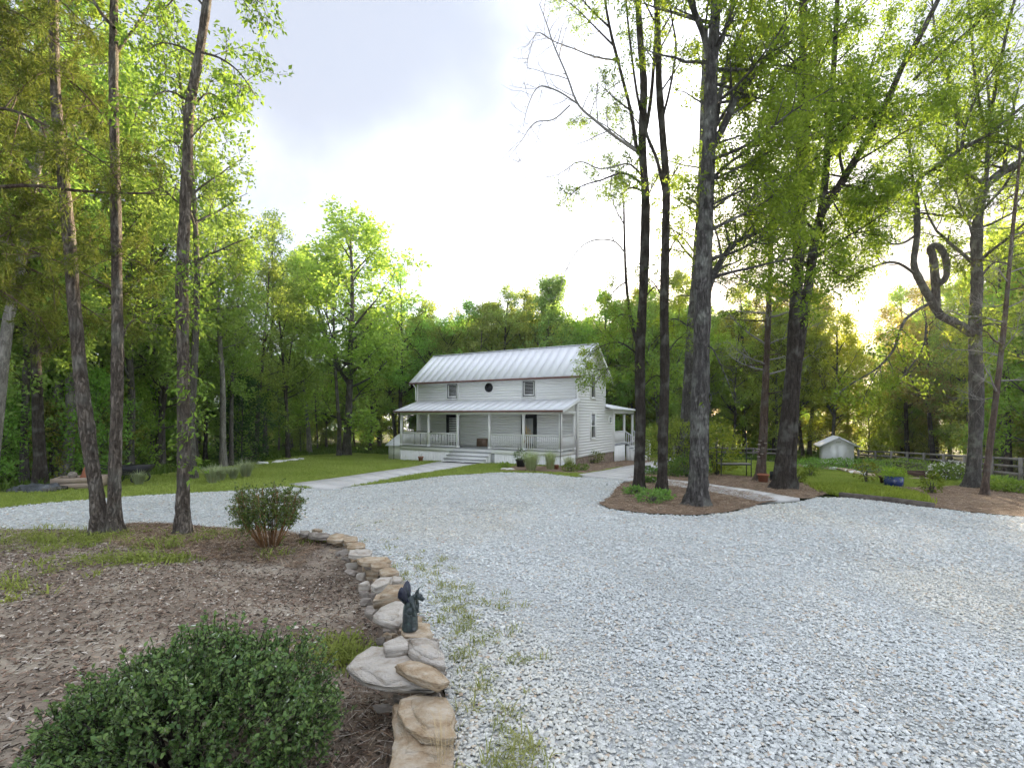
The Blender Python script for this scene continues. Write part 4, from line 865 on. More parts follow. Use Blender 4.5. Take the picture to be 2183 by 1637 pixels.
# island and garden-path plants
gi = 'grey-green lambs-ear plants in the straw beds'
for i, (px, py, r, tn, lb) in enumerate(((1352, 1056, .20, (1.3, 1.6, 1.3), 'grey-green leafy plant left of the thin trunk on the straw island'), (1388, 1074, .27, (1.3, 1.6, 1.4), 'broad grey-green plant in front of the second trunk on the island'), (1408, 1068, .24, (1.3, 1.7, 1.2), 'grey-green plant just left of the big trunk foot'), (1372, 1030, .2, (.8, 1.0, .8), 'dark small plant between the two thin trunks'), (1392, 1031, .2, (.8, 1.0, .8), 'dark small plant behind the second trunk on the island'), (1380, 1003, .2, (.8, 1.0, .9), 'dark small plant beside the house path'), (1392, 1013, .24, (1.0, 1.3, 1.1), 'grey-green plant where the two paths part'), (1434, 1016, .2, (.9, 1.1, .8), 'small plant behind the second trunk across the garden path'))):
    bush(G(px, py), (r * 1.3, r * 1.1, r * .65), 260, .10, lb, 50 + i, 'leaf', tn, 'plant', 'leafy_plant', gi, .5)
# large shrub group round the back trunk
bush(G(1442, 1008), (1.7, 1.5, 1.5), 5200, .12, 'large rounded green shrub behind the thin trunks, beside the house path', 61, 'leaf', (1.5, 1.35, .9), 'shrub', 'garden_shrub')
bush(G(1468, 1018), (.9, .8, .55), 1500, .10, 'low dark green shrub at the foot of the large rounded one', 62, 'leaf', (.75, .9, .7), 'shrub', 'garden_shrub')
bush(G(1528, 1012), (1.2, 1.0, 1.35), 3000, .12, 'yellow-green shrub just right of the big grey trunk', 63, 'leaf', (1.8, 1.5, .8), 'shrub', 'garden_shrub')
# iron bench
bl, br_ = G(1537, 1016), G(1601, 1018)
bd = (br_ - bl); bench = empty('garden_bench', (bl + br_) / 2, 'narrow iron garden bench with open back on the lawn', 'bench', rz=math.atan2(bd.y, bd.x)); w = bd.length / 2; bench.location.z = min(bl.z, br_.z)
MB().box(-w, w, -.02, .42, .62, .66).build('seat', M['fence'], bench)
for i in range(5): MB().bar((-w, .44 + .01 * i, .70 + .11 * i), (w, .44 + .01 * i, .70 + .11 * i), .02).build('back_rail', M['iron'], bench) if i in (0, 4) else None
for sx in (-1, 1):
    for y, zt in ((-.02, .9), (.44, 1.85)): MB().bar((sx * w, y, -.08), (sx * w, y, zt), .035).build('leg', M['iron'], bench)
    MB().bar((sx * w, -.02, .88), (sx * w, .44, .88), .03).build('armrest', M['iron'], bench)
MB().bar((-w, -.02, .60), (w, -.02, .60), .03, .05).build('front_rail', M['iron'], bench); MB().bar((-w, -.02, .04), (w, -.02, .04), .025).build('foot_rail', M['iron'], bench)
tp = pot('clay_pot', G(1627, 1029), .22, .36, M['terracotta'], 'wide terracotta pot at the foot of the reddish cedar trunk'); tp.scale = (1, 1, 1)
db = pot('dark_bucket', G(1649, 1026), .15, .42, M['black'], 'dark bucket beside the double trunk and terracotta pot', 'bucket', rim=False)
bpn = G(1905, 1038)
pb = pot('blue_planter', bpn, .34, .44, M['blue'], 'large blue glazed planter with feathery green plant on the lawn', 'planter', rim=False)
leafy(pb, 800, (.42, .38, .2), (0, 0, .54), .16, .16, M['leaf'], 71, (1.8, 1.9, .9), name='foliage', shell=.2)
pot('small_dark_pot', G(1886, 1033), .2, .36, M['dark_timber'], 'small dark pot half hidden behind the blue planter', 'pot')
for i, (px, py, r, tn, lb) in enumerate(((1848, 1030, .85, (1.3, 1.0, .6), 'sparse brownish sapling beside the blue planter'), (1728, 1017, .5, (.9, .9, .5), 'little sapling standing alone on the right lawn'), (1700, 1030, .45, (1.1, 1.0, .6), 'thin weed beside the double trunk foot'), (1986, 1052, .6, (1.0, .95, .5), 'thin weedy plant at the end of the timber edging'))):
    t = bush(G(px, py), (r * .55, r * .5, r * .62), 240, .12, lb, 80 + i, 'leaf', tn, 'plant', 'sapling')
bush(G(2033, 1026), (1.0, .9, .5), 1500, .11, 'white-flowering bush left of the gnarled trunk', 91, 'leaf', (1.0, 1.1, .7), 'bush', 'flowering_bush')
fb = bpy.data.objects['flowering_bush']; leafy(fb, 330, (1.03, .93, .52), (0, 0, .5), .10, .8, M['flower'], 92, (1, 1, 1), name='blossom', shell=.85)
for i, (px, py, r, lb) in enumerate(((2120, 1040, .9, 'low green bush between the leaning trunk and the fence'), (2172, 1050, .8, 'low green bush at the right before the fence post'), (1757, 1000, 1.6, 'broad patch of green weeds before the little white shed'), (1812, 1003, 1.9, 'broad patch of blue-green weeds right of the shed'), (1925, 1003, 1.9, 'pale green weed bank before the middle of the fence'))):
    bush(G(px, py), (r * 1.3, r, r * .2 + .06), 1500, .12, lb, 95 + i, 'leaf', ((1.2, 1.4, .8), (1.2, 1.3, .7), (1.2, 1.6, .9), (1.2, 1.5, 1.1), (1.6, 1.7, 1.2))[i], 'bush', 'weed_bush')

#==OUTBUILDINGS==
# ------------------------------------------------------------------ little white shed, fence, edgings
sp = at(1782, 985, 48.0); sp.z = gz(sp.x, sp.y)
shed = empty('garden_shed', sp, 'small white shed with pale metal gable roof near the fence', 'shed', rz=math.radians(-24))
SW, SD, SH, SR = 1.20, 1.35, 1.68, .64
zb = CAMZ - (985 - HY) / F * 48.0 - sp.z
shed.location.z += zb + .02
wl = MB().box(-SW, SW, -SD, SD, -.2, SH).prism([(-SW, -SD, SH), (SW, -SD, SH), (0, -SD, SH + SR)], (0, 2 * SD, 0)).build('wall', M['white'], shed)
me = MB().hexa([(-SW, -.028, 0), (SW, -.028, 0), (SW, 0, 0), (-SW, 0, 0)], [(-SW, -.008, .15), (SW, -.008, .15), (SW, 0, .15), (-SW, 0, .15)]).mesh('clapboard', M['white'])
for i in range(12): ob('clapboard', me, wl, (0, -SD, -.05 + i * .147))
me = MB().hexa([(-.028, -SD, 0), (0, -SD, 0), (0, SD, 0), (-.028, SD, 0)], [(-.008, -SD, .15), (0, -SD, .15), (0, SD, .15), (-.008, SD, .15)]).mesh('clapboard', M['white'])
for i in range(12): ob('clapboard', me, wl, (-SW, 0, -.05 + i * .147))
for s in (-1, 1):
    n = 5; wpan = (2 * SD + .9) / n
    rf = MB().hexa([(s * (SW + .42), -SD - .45, SH - .23), (s * (SW + .42), SD + .45, SH - .23), (0, SD + .45, SH + SR), (0, -SD - .45, SH + SR)][::s], [(s * (SW + .42), -SD - .45, SH - .15), (s * (SW + .42), SD + .45, SH - .15), (0, SD + .45, SH + SR + .08), (0, -SD - .45, SH + SR + .08)][::s]).build('roof', M['trim'], shed)
    for i in range(n):
        y = -SD - .45 + i * wpan; MB().hexa([(s * (SW + .46), y + .01, SH - .155), (s * (SW + .46), y + wpan - .01, SH - .155), (0, y + wpan - .01, SH + SR + .095), (0, y + .01, SH + SR + .095)][::s], [(s * (SW + .46), y + .01, SH - .13), (s * (SW + .46), y + wpan - .01, SH - .13), (0, y + wpan - .01, SH + SR + .12), (0, y + .01, SH + SR + .12)][::s]).build('roof_panel', M['metal_roof'], rf)
dr = MB().box(-.62, .62, -SD - .05, -SD - .03, -.05, 1.62).build('door', M['trim'], shed)
for x in (-.3, .3): MB().box(x - .29, x + .29, -SD - .062, -SD - .0505, 0, 1.58).build('door_leaf', M['white'], dr)
MB().box(-.18, .18, -SD - .07, -SD - .03, 1.86, 1.98).build('lamp', M['white_stone'], shed)
# post and rail fence
fp = [(1830, 55.5), (1866, 52.0), (1900, 48.6), (1934, 45.6), (1970, 42.3), (2012, 38.6), (2056, 35.4), (2114, 31.6), (2176, 28.2), (2262, 24.6), (2370, 21.0)]
fpts = []
for px, d in fp:
    x = (px - CX) / F * d; fpts.append(Vector((x, d, gz(x, d))))
def fence(name, pts, label, hh, nr):
    t = empty(name, pts[0], label, 'fence')
    pmesh = MB().box(-.075, .075, -.075, .075, -.3, hh).mesh('post', M['fence']); o0 = pts[0]
    for i, p in enumerate(pts):
        d = (pts[min(i + 1, len(pts) - 1)] - pts[max(i - 1, 0)]); ob('post', pmesh, t, p - o0, (0, 0, math.atan2(d.y, d.x)))
    for a, b in zip(pts[:-1], pts[1:]):
        d = (b - a).normalized(); nrm = Vector((d.y, -d.x, 0)); nrm = nrm if nrm.y < 0 else -nrm
        for k in range(nr):
            z = hh - .10 - k * .42; off = nrm * .095 + Vector((0, 0, z)) - o0
            MB().bar(a + off - d * .02, b + off + d * .02, .04, .15).build('rail', M['fence'], t)
    return t
fence('rail_fence', fpts, 'grey post and rail fence running beside the shed and gnarled tree', 1.25, 3)
# dark far fence between the trunks left of the shed
q0 = [Vector((x, y, gz(x, y))) for x, y in ((15.5, 49), (18.5, 50), (21.5, 51), (24.5, 52), (27.5, 53))]
fence('rail_fence', q0, 'dark weathered rail fence deep behind the bench and cedar', 1.15, 2)
# stone border of the weed bed
def rock(name, s, mat, seed, flat=.5, parent=None, loc=None, rz=0, npt=16, tilt=0.0):
    """angular fieldstone: hull of scattered points with softened edges"""
    rg = np.random.default_rng(seed); bm = bmesh.new(); D = unit(rg.normal(size=(npt, 3)))
    D = np.sign(D) * np.abs(D) ** .6
    P = D * np.array(s) * rg.uniform(.85, 1.1, (npt, 1))
    for p in P: bm.verts.new(p)
    r = bmesh.ops.convex_hull(bm, input=bm.verts); bmesh.ops.delete(bm, geom=[g for g in r['geom_interior'] if isinstance(g, bmesh.types.BMVert)], context='VERTS')
    bmesh.ops.dissolve_limit(bm, angle_limit=.22, verts=bm.verts, edges=bm.edges)
    bmesh.ops.bevel(bm, geom=bm.edges[:], offset=min(s) * .07, segments=1, affect='EDGES', clamp_overlap=True)
    me = bpy.data.meshes.new(name); bm.to_mesh(me); bm.free(); me.materials.append(mat)
    return ob(name, me, parent, loc, (rg.normal(0, .08) + tilt, rg.normal(0, .08), rz))
border_pts = [G(1685, 992), G(1715, 997), G(1745, 999), G(1770, 1002), G(1800, 1005), G(1830, 1012), G(1860, 1018)]
bt = empty('stone_border', border_pts[0], 'row of pale stones edging the weed bed before the shed', 'stone border')
k = 0
for a, b in zip(border_pts[:-1], border_pts[1:]):
    n = max(1, int((b - a).length / .62))
    for i in range(n):
        p = a.lerp(b, (i + R.uniform(.2, .8)) / n); p.z = gz(p.x, p.y) + .1; k += 1
        rock('stone', (R.uniform(.24, .42), R.uniform(.18, .28), R.uniform(.10, .18)), M['stone_tan' if k % 3 else 'white_stone'], 300 + k, parent=bt, loc=p - border_pts[0], rz=R.uniform(0, 3))
lb_ = [G(560, 990), G(590, 987), G(600, 985), G(622, 983), G(640, 981)]
lt = empty('stone_edging', lb_[0], 'few pale flat stones along the woods edge behind the tall grass clump', 'stone border')
for i, p in enumerate(lb_): rock('stone', (.42, .26, .12), M['white_stone'], 340 + i, parent=lt, loc=p - lb_[0] + Vector((0, 0, .06)), rz=R.uniform(0, 3))
# timber edging of the gravel
e0, e1, e2 = G(1790, 1059), G(1885, 1069), G(1990, 1083)
for a, b, lb in ((e0, e1, 'weathered timber edging at the gravel, half nearer the garden path'), (e1, e2, 'weathered timber edging at the gravel, half nearer the right straw bed')):
    t = MB().bar((b - a) * .01 + Vector((0, 0, .06)), (b - a) * .985 + Vector((0, 0, .05)), .17, .17).build('edging_timber', M['timber'], None, a); tag(t, lb, 'timber', 'timbers edging the gravel')
# raised-bed timbers on the right
rb_ = empty('raised_bed', G(1975, 1024), 'low raised bed of dark red timbers on the right lawn', 'raised bed')
o0 = rb_.location.copy()
for (p, q2) in (((1938, 1016), (1990, 1024)), ((1990, 1024), (2012, 1023)), ((1930, 1014), (2010, 1013))):
    a, b = G(*p) - o0, G(*q2) - o0; MB().bar(a + Vector((0, 0, .14)), b + Vector((0, 0, .14)), .16, .30).build('timber', M['dark_timber'], rb_)
MB().bar(G(1945, 1022) - o0 + Vector((0, 0, .05)), G(2003, 1023) - o0 + Vector((0, 0, .10)), .35, .06).build('plank', M['raw_wood'], rb_)

# ------------------------------------------------------------------ left lawn things
pl0, pl1 = G(107, 1046), G(215, 1042)
d = pl1 - pl0; pb_ = empty('plank_box', pl0, 'long low box of raw planks on the left lawn edge', 'planter box', rz=math.atan2(d.y, d.x)); ln = d.length
for i in range(2): MB().box(0, ln, -.02, .02, .02 + i * .17, .185 + i * .17).build('plank', M['raw_wood'], pb_); MB().box(.02, ln - .02, .86, .90, .02 + i * .17, .185 + i * .17).build('plank', M['raw_wood'], pb_)
for x in (.0, ln - .04): MB().box(x, x + .04, .022, .858, .02, .35).build('end_plank', M['raw_wood'], pb_)
MB().box(.05, ln - .05, .03, .85, .05, .31).build('soil', M['soil'], pb_)
def onbox(u, v, z): a = pb_.rotation_euler.z; return Vector((pl0.x + u * math.cos(a) - v * math.sin(a), pl0.y + u * math.sin(a) + v * math.cos(a), pl0.z + z))
p = onbox(ln * .34, .45, .31); MB().lathe([(.0, 0), (.07, .0), (.115, .05), (.125, .11), (.105, .17), (.06, .195), (.06, .21), (0, .21)], n=16).build('round_jar', M['stone_grey'], None, p, smooth=True)
tag(bpy.data.objects['round_jar'], 'round grey stone jar standing on the plank box', 'jar')
p = onbox(ln * .66, .45, .31); MB().lathe([(0, .34), (.11, .34), (.19, .06), (.215, .06), (.215, 0), (.19, 0)], n=16).build('upturned_pot', M['terracotta'], None, p); tag(bpy.data.objects['upturned_pot'], 'upturned terracotta pot standing on the plank box', 'pot')
c0 = G(78, 1048); tl = empty('covered_logs', c0, 'low heap of logs under a dark grey tarp beside the plank box', 'log pile')
bm = bmesh.new(); bmesh.ops.create_grid(bm, x_segments=22, y_segments=12, size=1)
for v in bm.verts:
    x, y = v.co.x, v.co.y; e = max(abs(x), abs(y)); v.co = Vector((x * .58, y * .42, .20 * (1 - max(0, e - .72) / .28) + .025 * math.sin(x * 14) * math.sin(y * 9 + 1) + .02 * math.sin(x * 5 + y * 8)))
me = bpy.data.meshes.new('tarp'); bm.to_mesh(me); bm.free(); me.materials.append(M['tarp']); ob('tarp', me, tl)
for i in range(4): MB().tube([(-.56, -.3 + i * .2, .07), (.62, -.28 + i * .2, .07)], .07, 8).build('log', M['bark_grey'], tl)
ca = G(282, 1030); cart = empty('garden_cart', ca, 'dark garden cart parked behind the left double trunk', 'cart', rz=.3)
MB().hexa([(-.4, -.3, .32), (.4, -.3, .32), (.4, .3, .32), (-.4, .3, .32)], [(-.6, -.4, .62), (.6, -.4, .62), (.6, .4, .62), (-.6, .4, .62)]).build('tray', M['black'], cart)
for s in (-1, 1):
    a = np.linspace(0, 2 * math.pi, 14); MB().tube([(.25 + .16 * math.cos(t), s * .36, .18 + .16 * math.sin(t)) for t in a], .03, 5, False).build('wheel', M['iron'], cart)
    MB().bar((-.3, s * .3, .34), (-.42, s * .3, 0), .03).build('leg', M['iron'], cart); MB().bar((-.5, s * .3, .5), (-1.1, s * .28, .66), .03).build('handle', M['iron'], cart)

#==STONEWALL==
# ------------------------------------------------------------------ dry-laid stone edging, every stone its own piece
swall = empty('stone_wall', (WALLC[3][0], WALLC[3][1], gz(*WALLC[3])), 'low curving dry-stone wall of tan fieldstones along the gravel', 'stone wall')
W0 = swall.location.copy()
def zpx(zx, zy): return 600 + zx / 2.938, 1080 + zy / 2.938       # pixel of the enlarged detail -> photo pixel
def on_plane(px, py, lift):
    """point seen at a pixel, on the ground surface raised by lift"""
    lo, hi = .3, 60.0
    for _ in range(50):
        m = (lo + hi) / 2; f = CAMZ - gz((px - CX) / F * m, m) - lift - (py - HY) / F * m
        if f > 0: lo = m
        else: hi = m
    return Vector(((px - CX) / F * lo, lo, CAMZ - (py - HY) / F * lo))
def slab(outline, lift, thick, mat, seed, under=.82, tilt=(0, 0)):
    """flat split stone from its seen outline; broken, layered edge below"""
    rg = np.random.default_rng(seed); pts = [on_plane(*zpx(*p), lift) for p in outline]; dense = []
    for a, b in zip(pts, pts[1:] + pts[:1]):
        n = max(1, int((b - a).length / .085))
        for i in range(n): dense.append(a.lerp(b, i / n) + Vector((rg.normal(0, .009), rg.normal(0, .009), 0)))
    c = sum(dense, Vector()) / len(dense); n = len(dense)
    if (Vector(dense[n // 3]) - c).cross(Vector(dense[0]) - c).z > 0: dense = dense[::-1]
    rings = []
    for k, (s, dz) in enumerate(((.93, .004), (.995, .0), (1.0, -.012), (.96, -thick * .40), (.99, -thick * .48), (under + .08, -thick * .9), (under, -thick))):
        rings.append([c + (p - c) * (s + rg.normal(0, .018)) + Vector((0, 0, dz + rg.normal(0, .005) + tilt[0] * (p.x - c.x) + tilt[1] * (p.y - c.y) - (p.z - c.z) * (0 if k < 3 else .3))) for p in dense])
    inner = [c + (p - c) * .5 + Vector((0, 0, .016 + rg.normal(0, .004) + tilt[0] * (p.x - c.x) * .5 + tilt[1] * (p.y - c.y) * .5)) for p in dense]
    rings = [inner] + rings; v = [np.array(p - W0) for r in rings for p in r]; f = []
    for k in range(len(rings) - 1):
        for i in range(n): f.append((k * n + i, (k + 1) * n + i, (k + 1) * n + (i + 1) % n, k * n + (i + 1) % n))
    v.append(np.array(c + Vector((0, 0, .018)) - W0)); t = [(len(v) - 1, i, (i + 1) % n) for i in range(n)]
    m = MB(); m.add(np.array(v), f + t)
    # a split layer still lying on top
    if n > 9:
        sh = Vector((rg.normal(0, .12), rg.normal(0, .12), 0)); R_ = max((p - c).length for p in dense); k0 = rg.integers(0, n); sel = [c + (p - c) * rg.uniform(.62, .80) + sh * R_ * .5 for p in dense]
        zt = lambda p: Vector((0, 0, tilt[0] * (p.x - c.x) + tilt[1] * (p.y - c.y)))
        lo = [np.array(p + zt(p) + Vector((0, 0, .002)) - W0) for p in sel]; hi = [np.array(c + sh * R_ * .5 + (p - c - sh * R_ * .5) * .95 + zt(p) + Vector((0, 0, .021 + rg.normal(0, .003))) - W0) for p in sel]; cc = np.mean(hi, axis=0) + [0, 0, .004]
        m.add(np.array(lo + hi + [cc]), [(i, (i + 1) % n, n + (i + 1) % n, n + i) for i in range(n)] + [(n + i, n + (i + 1) % n, 2 * n) for i in range(n)])
    return m.build('stone', mat, swall)
slab([(690, 1240), (715, 1225), (1080, 1400), (1080, 1640), (700, 1640), (690, 1500)], .05, .07, M['stone_tan'], 1)
slab([(745, 1205), (830, 1168), (940, 1180), (1040, 1205), (1075, 1260), (1090, 1440), (1010, 1455), (880, 1440), (770, 1370), (715, 1290)], .115, .05, M['stone_tan'], 2)
slab([(400, 985), (470, 925), (570, 870), (700, 872), (800, 900), (1005, 1060), (1020, 1120), (960, 1130), (640, 1120), (520, 1085), (430, 1035)], .15, .06, M['stone_pale'], 3, .78, (.02, 0))
slab([(718, 990), (780, 966), (880, 970), (970, 1000), (1045, 1060), (1050, 1095), (980, 1118), (890, 1090), (800, 1050)], .22, .05, M['stone_tan'], 4, .85)
slab([(785, 822), (900, 820), (975, 845), (1010, 930), (1035, 1000), (960, 975), (880, 950), (800, 905)], .20, .10, M['stone_pale'], 5, .9)
slab([(625, 862), (690, 835), (745, 815), (785, 860), (790, 885), (650, 893)], .22, .06, M['stone_pale'], 6, .9)
slab([(750, 785), (760, 735), (860, 715), (930, 735), (945, 800), (880, 812), (770, 815)], .20, .09, M['stone_tan'], 7, .95)
slab([(585, 680), (640, 625), (720, 590), (770, 600), (780, 700), (740, 740), (690, 735), (620, 715)], .24, .06, M['stone_pale'], 8, .8)
slab([(575, 590), (620, 535), (670, 485), (770, 485), (790, 545), (720, 560), (650, 572)], .25, .08, M['stone_tan'], 9, .85)
slab([(565, 485), (620, 445), (690, 437), (680, 470), (640, 495), (600, 503)], .23, .07, M['stone_pale'], 10, .9)
def lump_outline(x, y, w, h, sd):
    rg = np.random.default_rng(sd); n = 7; a = np.linspace(0, 2 * math.pi, n, endpoint=False) + rg.uniform(-.25, .25, n)
    c, s_ = np.cos(a), np.sin(a)
    return list(zip(x + w / 2 * np.sign(c) * np.abs(c) ** .7 * rg.uniform(.85, 1.08, n), y + h / 2 * .78 * np.sign(s_) * np.abs(s_) ** .7 * rg.uniform(.85, 1.08, n) - h * .08))
TOP = [(150, 165, 80, 38, 'stone_grey'), (222, 146, 60, 16, 'stone_tan'), (245, 180, 120, 42, 'stone_grey'), (345, 193, 130, 46, 'stone_tan'), (435, 207, 110, 40, 'stone_tan'), (468, 245, 135, 46, 'stone_tan'), (500, 292, 170, 50, 'stone_pale'), (582, 338, 220, 44, 'stone_tan'), (625, 368, 140, 46, 'stone_tan'), (672, 408, 140, 50, 'stone_tan'), (718, 455, 72, 56, 'stone_pale'), (640, 510, 60, 40, 'stone_pale'), (205, 175, 70, 36, 'stone_grey'), (395, 190, 60, 36, 'stone_tan'), (760, 520, 60, 50, 'stone_tan')]
LOW = [(168, 218, 95, 58, 'stone_tan'), (122, 212, 40, 24, 'stone_pale'), (240, 232, 82, 36, 'stone_grey'), (268, 255, 56, 50, 'stone_grey'), (330, 240, 80, 38, 'stone_tan'), (322, 278, 86, 40, 'stone_tan'), (388, 262, 54, 56, 'stone_tan'), (402, 325, 60, 36, 'stone_grey'), (362, 292, 62, 50, 'stone_grey'), (440, 362, 84, 54, 'stone_pale'), (438, 410, 96, 70, 'stone_grey'), (500, 425, 70, 60, 'stone_pale'), (562, 415, 110, 80, 'stone_tan'), (515, 490, 104, 72, 'stone_pale'), (522, 540, 76, 50, 'stone_grey'), (588, 548, 80, 66, 'stone_grey'), (528, 590, 86, 62, 'stone_grey'), (558, 650, 76, 100, 'stone_grey'), (612, 618, 96, 52, 'stone_tan'), (662, 810, 64, 64, 'stone_tan'), (712, 802, 50, 54, 'stone_tan'), (622, 832, 62, 60, 'stone_grey'), (735, 1198, 92, 50, 'stone_grey'), (630, 1245, 150, 60, 'stone_grey'), (470, 320, 70, 50, 'stone_tan'), (735, 770, 60, 40, 'stone_tan'), (800, 940, 60, 40, 'stone_tan'), (600, 470, 60, 60, 'stone_tan'), (680, 770, 90, 60, 'stone_grey'), (540, 370, 80, 60, 'stone_tan')]
for k, (x, y, w, h, mt) in enumerate(TOP + LOW):
    px, py = zpx(x, y + h * .15); top = k < len(TOP)
    if top: slab(lump_outline(x, y, w * 1.02, h, 700 + k), .15, .05, M[mt], 720 + k, .9, (R.uniform(-.08, .08), R.uniform(-.06, .1))); continue
    p = on_plane(px, py, .14 if top else -.03); s = p.y / F / 2.938
    hw_, hh = w * s / 2, h * s / 2
    rock('stone', (hw_ * 1.02, hw_ * .85 if top else hh * 1.0, max(.022, hh * (.62 if top else .92))), M[mt], 400 + k, parent=swall, loc=p - W0, rz=R.uniform(-.35, .35), npt=26 if top else 20)
# hidden heart of the wall and stones further on toward the camera
for k in range(34):
    u = R.uniform(.1, len(WALLC) - 2.6); i = int(u); a = WALLC[i] + (WALLC[i + 1] - WALLC[i]) * (u - i)
    rock('stone', (R.uniform(.07, .12), R.uniform(.06, .1), R.uniform(.05, .08)), M[R.choice(['stone_grey', 'stone_tan'])], 500 + k, parent=swall, loc=Vector((a[0] - R.uniform(.0, .08), a[1], gz(a[0], a[1]) + R.uniform(-.12, .02))) - W0, rz=R.uniform(0, 3))

# ------------------------------------------------------------------ winged gargoyle figure on the wall
gp = on_plane(874, 1342, .215); ga = empty('gargoyle_statue', gp, 'dark bronze crouching gargoyle with raised wings on the stone wall', 'statue', rz=math.radians(-8)); ga.scale = (.74, .74, .78)
def blob(parts, name, mat, parent, vox=.0065, sm=6):
    bm = bmesh.new()
    for kind, *a in parts:
        if kind == 'e':
            (c, r) = a[:2]; rot = a[2] if len(a) > 2 else (0, 0, 0)
            mt = Matrix.Translation(c) @ Matrix.Rotation(rot[2], 4, 'Z') @ Matrix.Rotation(rot[1], 4, 'Y') @ Matrix.Rotation(rot[0], 4, 'X') @ Matrix.Diagonal((*r, 1)); bmesh.ops.create_icosphere(bm, subdivisions=3, radius=1, matrix=mt)
        else:
            v, f = tube_arrays(np.array(a[0], float), np.array(a[1], float), 10); vv = [bm.verts.new(x) for x in v]
            for q in f: bm.faces.new([vv[i] for i in q])
            bm.faces.new(vv[:10][::-1]); bm.faces.new(vv[-10:])
    me = bpy.data.meshes.new(name); bm.to_mesh(me); bm.free(); o = ob(name, me, parent)
    md = o.modifiers.new('r', 'REMESH'); md.mode = 'VOXEL'; md.voxel_size = vox; md2 = o.modifiers.new('s', 'SMOOTH'); md2.iterations = sm; md2.factor = .5
    dg = bpy.context.evaluated_depsgraph_get(); m2 = bpy.data.meshes.new_from_object(o.evaluated_get(dg)); o.modifiers.clear(); o.data = m2
    m2.polygons.foreach_set('use_smooth', np.ones(len(m2.polygons), bool)); m2.materials.clear(); m2.materials.append(mat); return o
base = blob([('t', [(0, 0, 0), (0, 0, .03), (.002, 0, .08), (0, 0, .14), (-.005, 0, .18)], [.078, .082, .076, .074, .066]), ('e', (.05, -.02, .02), (.03, .05, .025)), ('e', (-.05, .02, .02), (.03, .05, .03))], 'rock_base', M['bronze'], ga)
body = blob([('t', [(-.012, 0, .15), (-.006, 0, .21), (.008, 0, .26), (.03, 0, .30)], [.062, .06, .058, .035]), ('e', (.02, -.045, .19), (.045, .028, .034), (0, -.5, 0)), ('e', (.02, .045, .19), (.045, .028, .034), (0, -.5, 0)),
             ('t', [(.035, -.052, .285), (.06, -.062, .23), (.062, -.05, .165)], [.022, .017, .013]), ('t', [(.035, .052, .285), (.06, .062, .23), (.062, .05, .165)], [.022, .017, .013]),
             ('e', (.064, -.05, .155), (.022, .015, .010)), ('e', (.064, .05, .155), (.022, .015, .010)), ('t', [(.02, 0, .29), (.055, 0, .315), (.075, 0, .318)], [.032, .028, .026]),
             ('e', (.092, 0, .318), (.037, .031, .031), (0, .2, 0)), ('e', (.128, 0, .302), (.026, .019, .016), (0, .3, 0)), ('e', (.120, 0, .284), (.022, .015, .009), (0, .35, 0)), ('e', (.112, -.018, .330), (.012, .009, .008)), ('e', (.112, .018, .330), (.012, .009, .008)),
             ('t', [(-.05, 0, .16), (-.075, .02, .10), (-.07, .05, .05)], [.018, .013, .006])], 'body', M['bronze'], ga, .0055, 4)
for s in (-1, 1):
    MB().tube([(.075, s * .02, .335), (.072, s * .032, .362), (.084, s * .036, .388), (.098, s * .03, .398)], [.011, .009, .006, .002], 8).build('horn', M['bronze'], ga, smooth=True)
    MB().prism([(.07, s * .03, .325), (.052, s * .052, .345), (.062, s * .032, .305)], (0.006, 0, 0)).build('ear', M['bronze'], ga)
    # wing: leaf-shaped membrane with finger ribs
    ol = [(-.02, .24), (-.055, .262), (-.075, .30), (-.098, .325), (-.092, .365), (-.082, .39), (-.070, .415), (-.052, .432), (-.034, .42), (-.018, .395), (-.006, .36), (-.004, .32), (.006, .28)]
    wv = [(x - (.012 if s > 0 else 0), s * (.035 + .35 * max(0, z - .25) + .3 * max(0, -x - .04)), z) for x, z in ol]
    m = MB(); n = len(wv); c = (-.045, s * .075, .33); v = np.array(wv + [c]); dlt = np.array([.004, s * .009, 0]); m.add(np.concatenate([v - dlt * .5, v + dlt * .5]), [(i, (i + 1) % n, n) for i in range(n)] + [(n + 1 + (i + 1) % n, n + 1 + i, 2 * n + 1) for i in range(n)] + [(i, n + 1 + i, n + 1 + (i + 1) % n, (i + 1) % n) for i in range(n)])
    w_ = m.build('wing', M['bronze_wing'], ga)
    for j in (3, 5, 7, 9): MB().tube([wv[0], tuple((np.array(wv[0]) * .45 + np.array(wv[j]) * .55) + [0, s * .006, .004]), wv[j]], [.007, .006, .003], 6).build('rib', M['bronze'], w_, smooth=True)

#==SHRUBS==
# ------------------------------------------------------------------ foreground holly bush
hb = G(395, 1640); hb = Vector((-1.69, 2.66, float(bed_z(-1.66, 2.66))))
holly = empty('holly_bush', hb, 'large dense dark green holly bush in the near planting bed', 'bush')
rg = np.random.default_rng(77)
stems(holly, 26, .46, .42, .010, M['bark_dark'], 78)
Pl = []; Dl = []; T = Tubes()
ns = 2700
th = rg.uniform(0, 2 * math.pi, ns); el = np.arcsin(rg.uniform(-.15, 1, ns)); rad = np.array([.77, .60, .64])
D = np.stack([np.cos(el) * np.cos(th), np.cos(el) * np.sin(th), np.sin(el)], 1)
lump = 1 + .13 * np.sin(D[:, 0] * 6 + 1) * np.sin(D[:, 1] * 7) + .10 * np.sin(D[:, 2] * 9 + D[:, 0] * 5) + rg.normal(0, .05, ns)
out_ = D * rad * (lump * rg.uniform(.80, 1.0, ns) ** 1)[:, None] + np.array([0, 0, .16])
out_[:, 2] *= .80 + .20 * np.clip(D[:, 0] + .6, 0, 1.3)
out_[:, 2] = np.maximum(out_[:, 2], .03 + .12 * rg.random(ns))
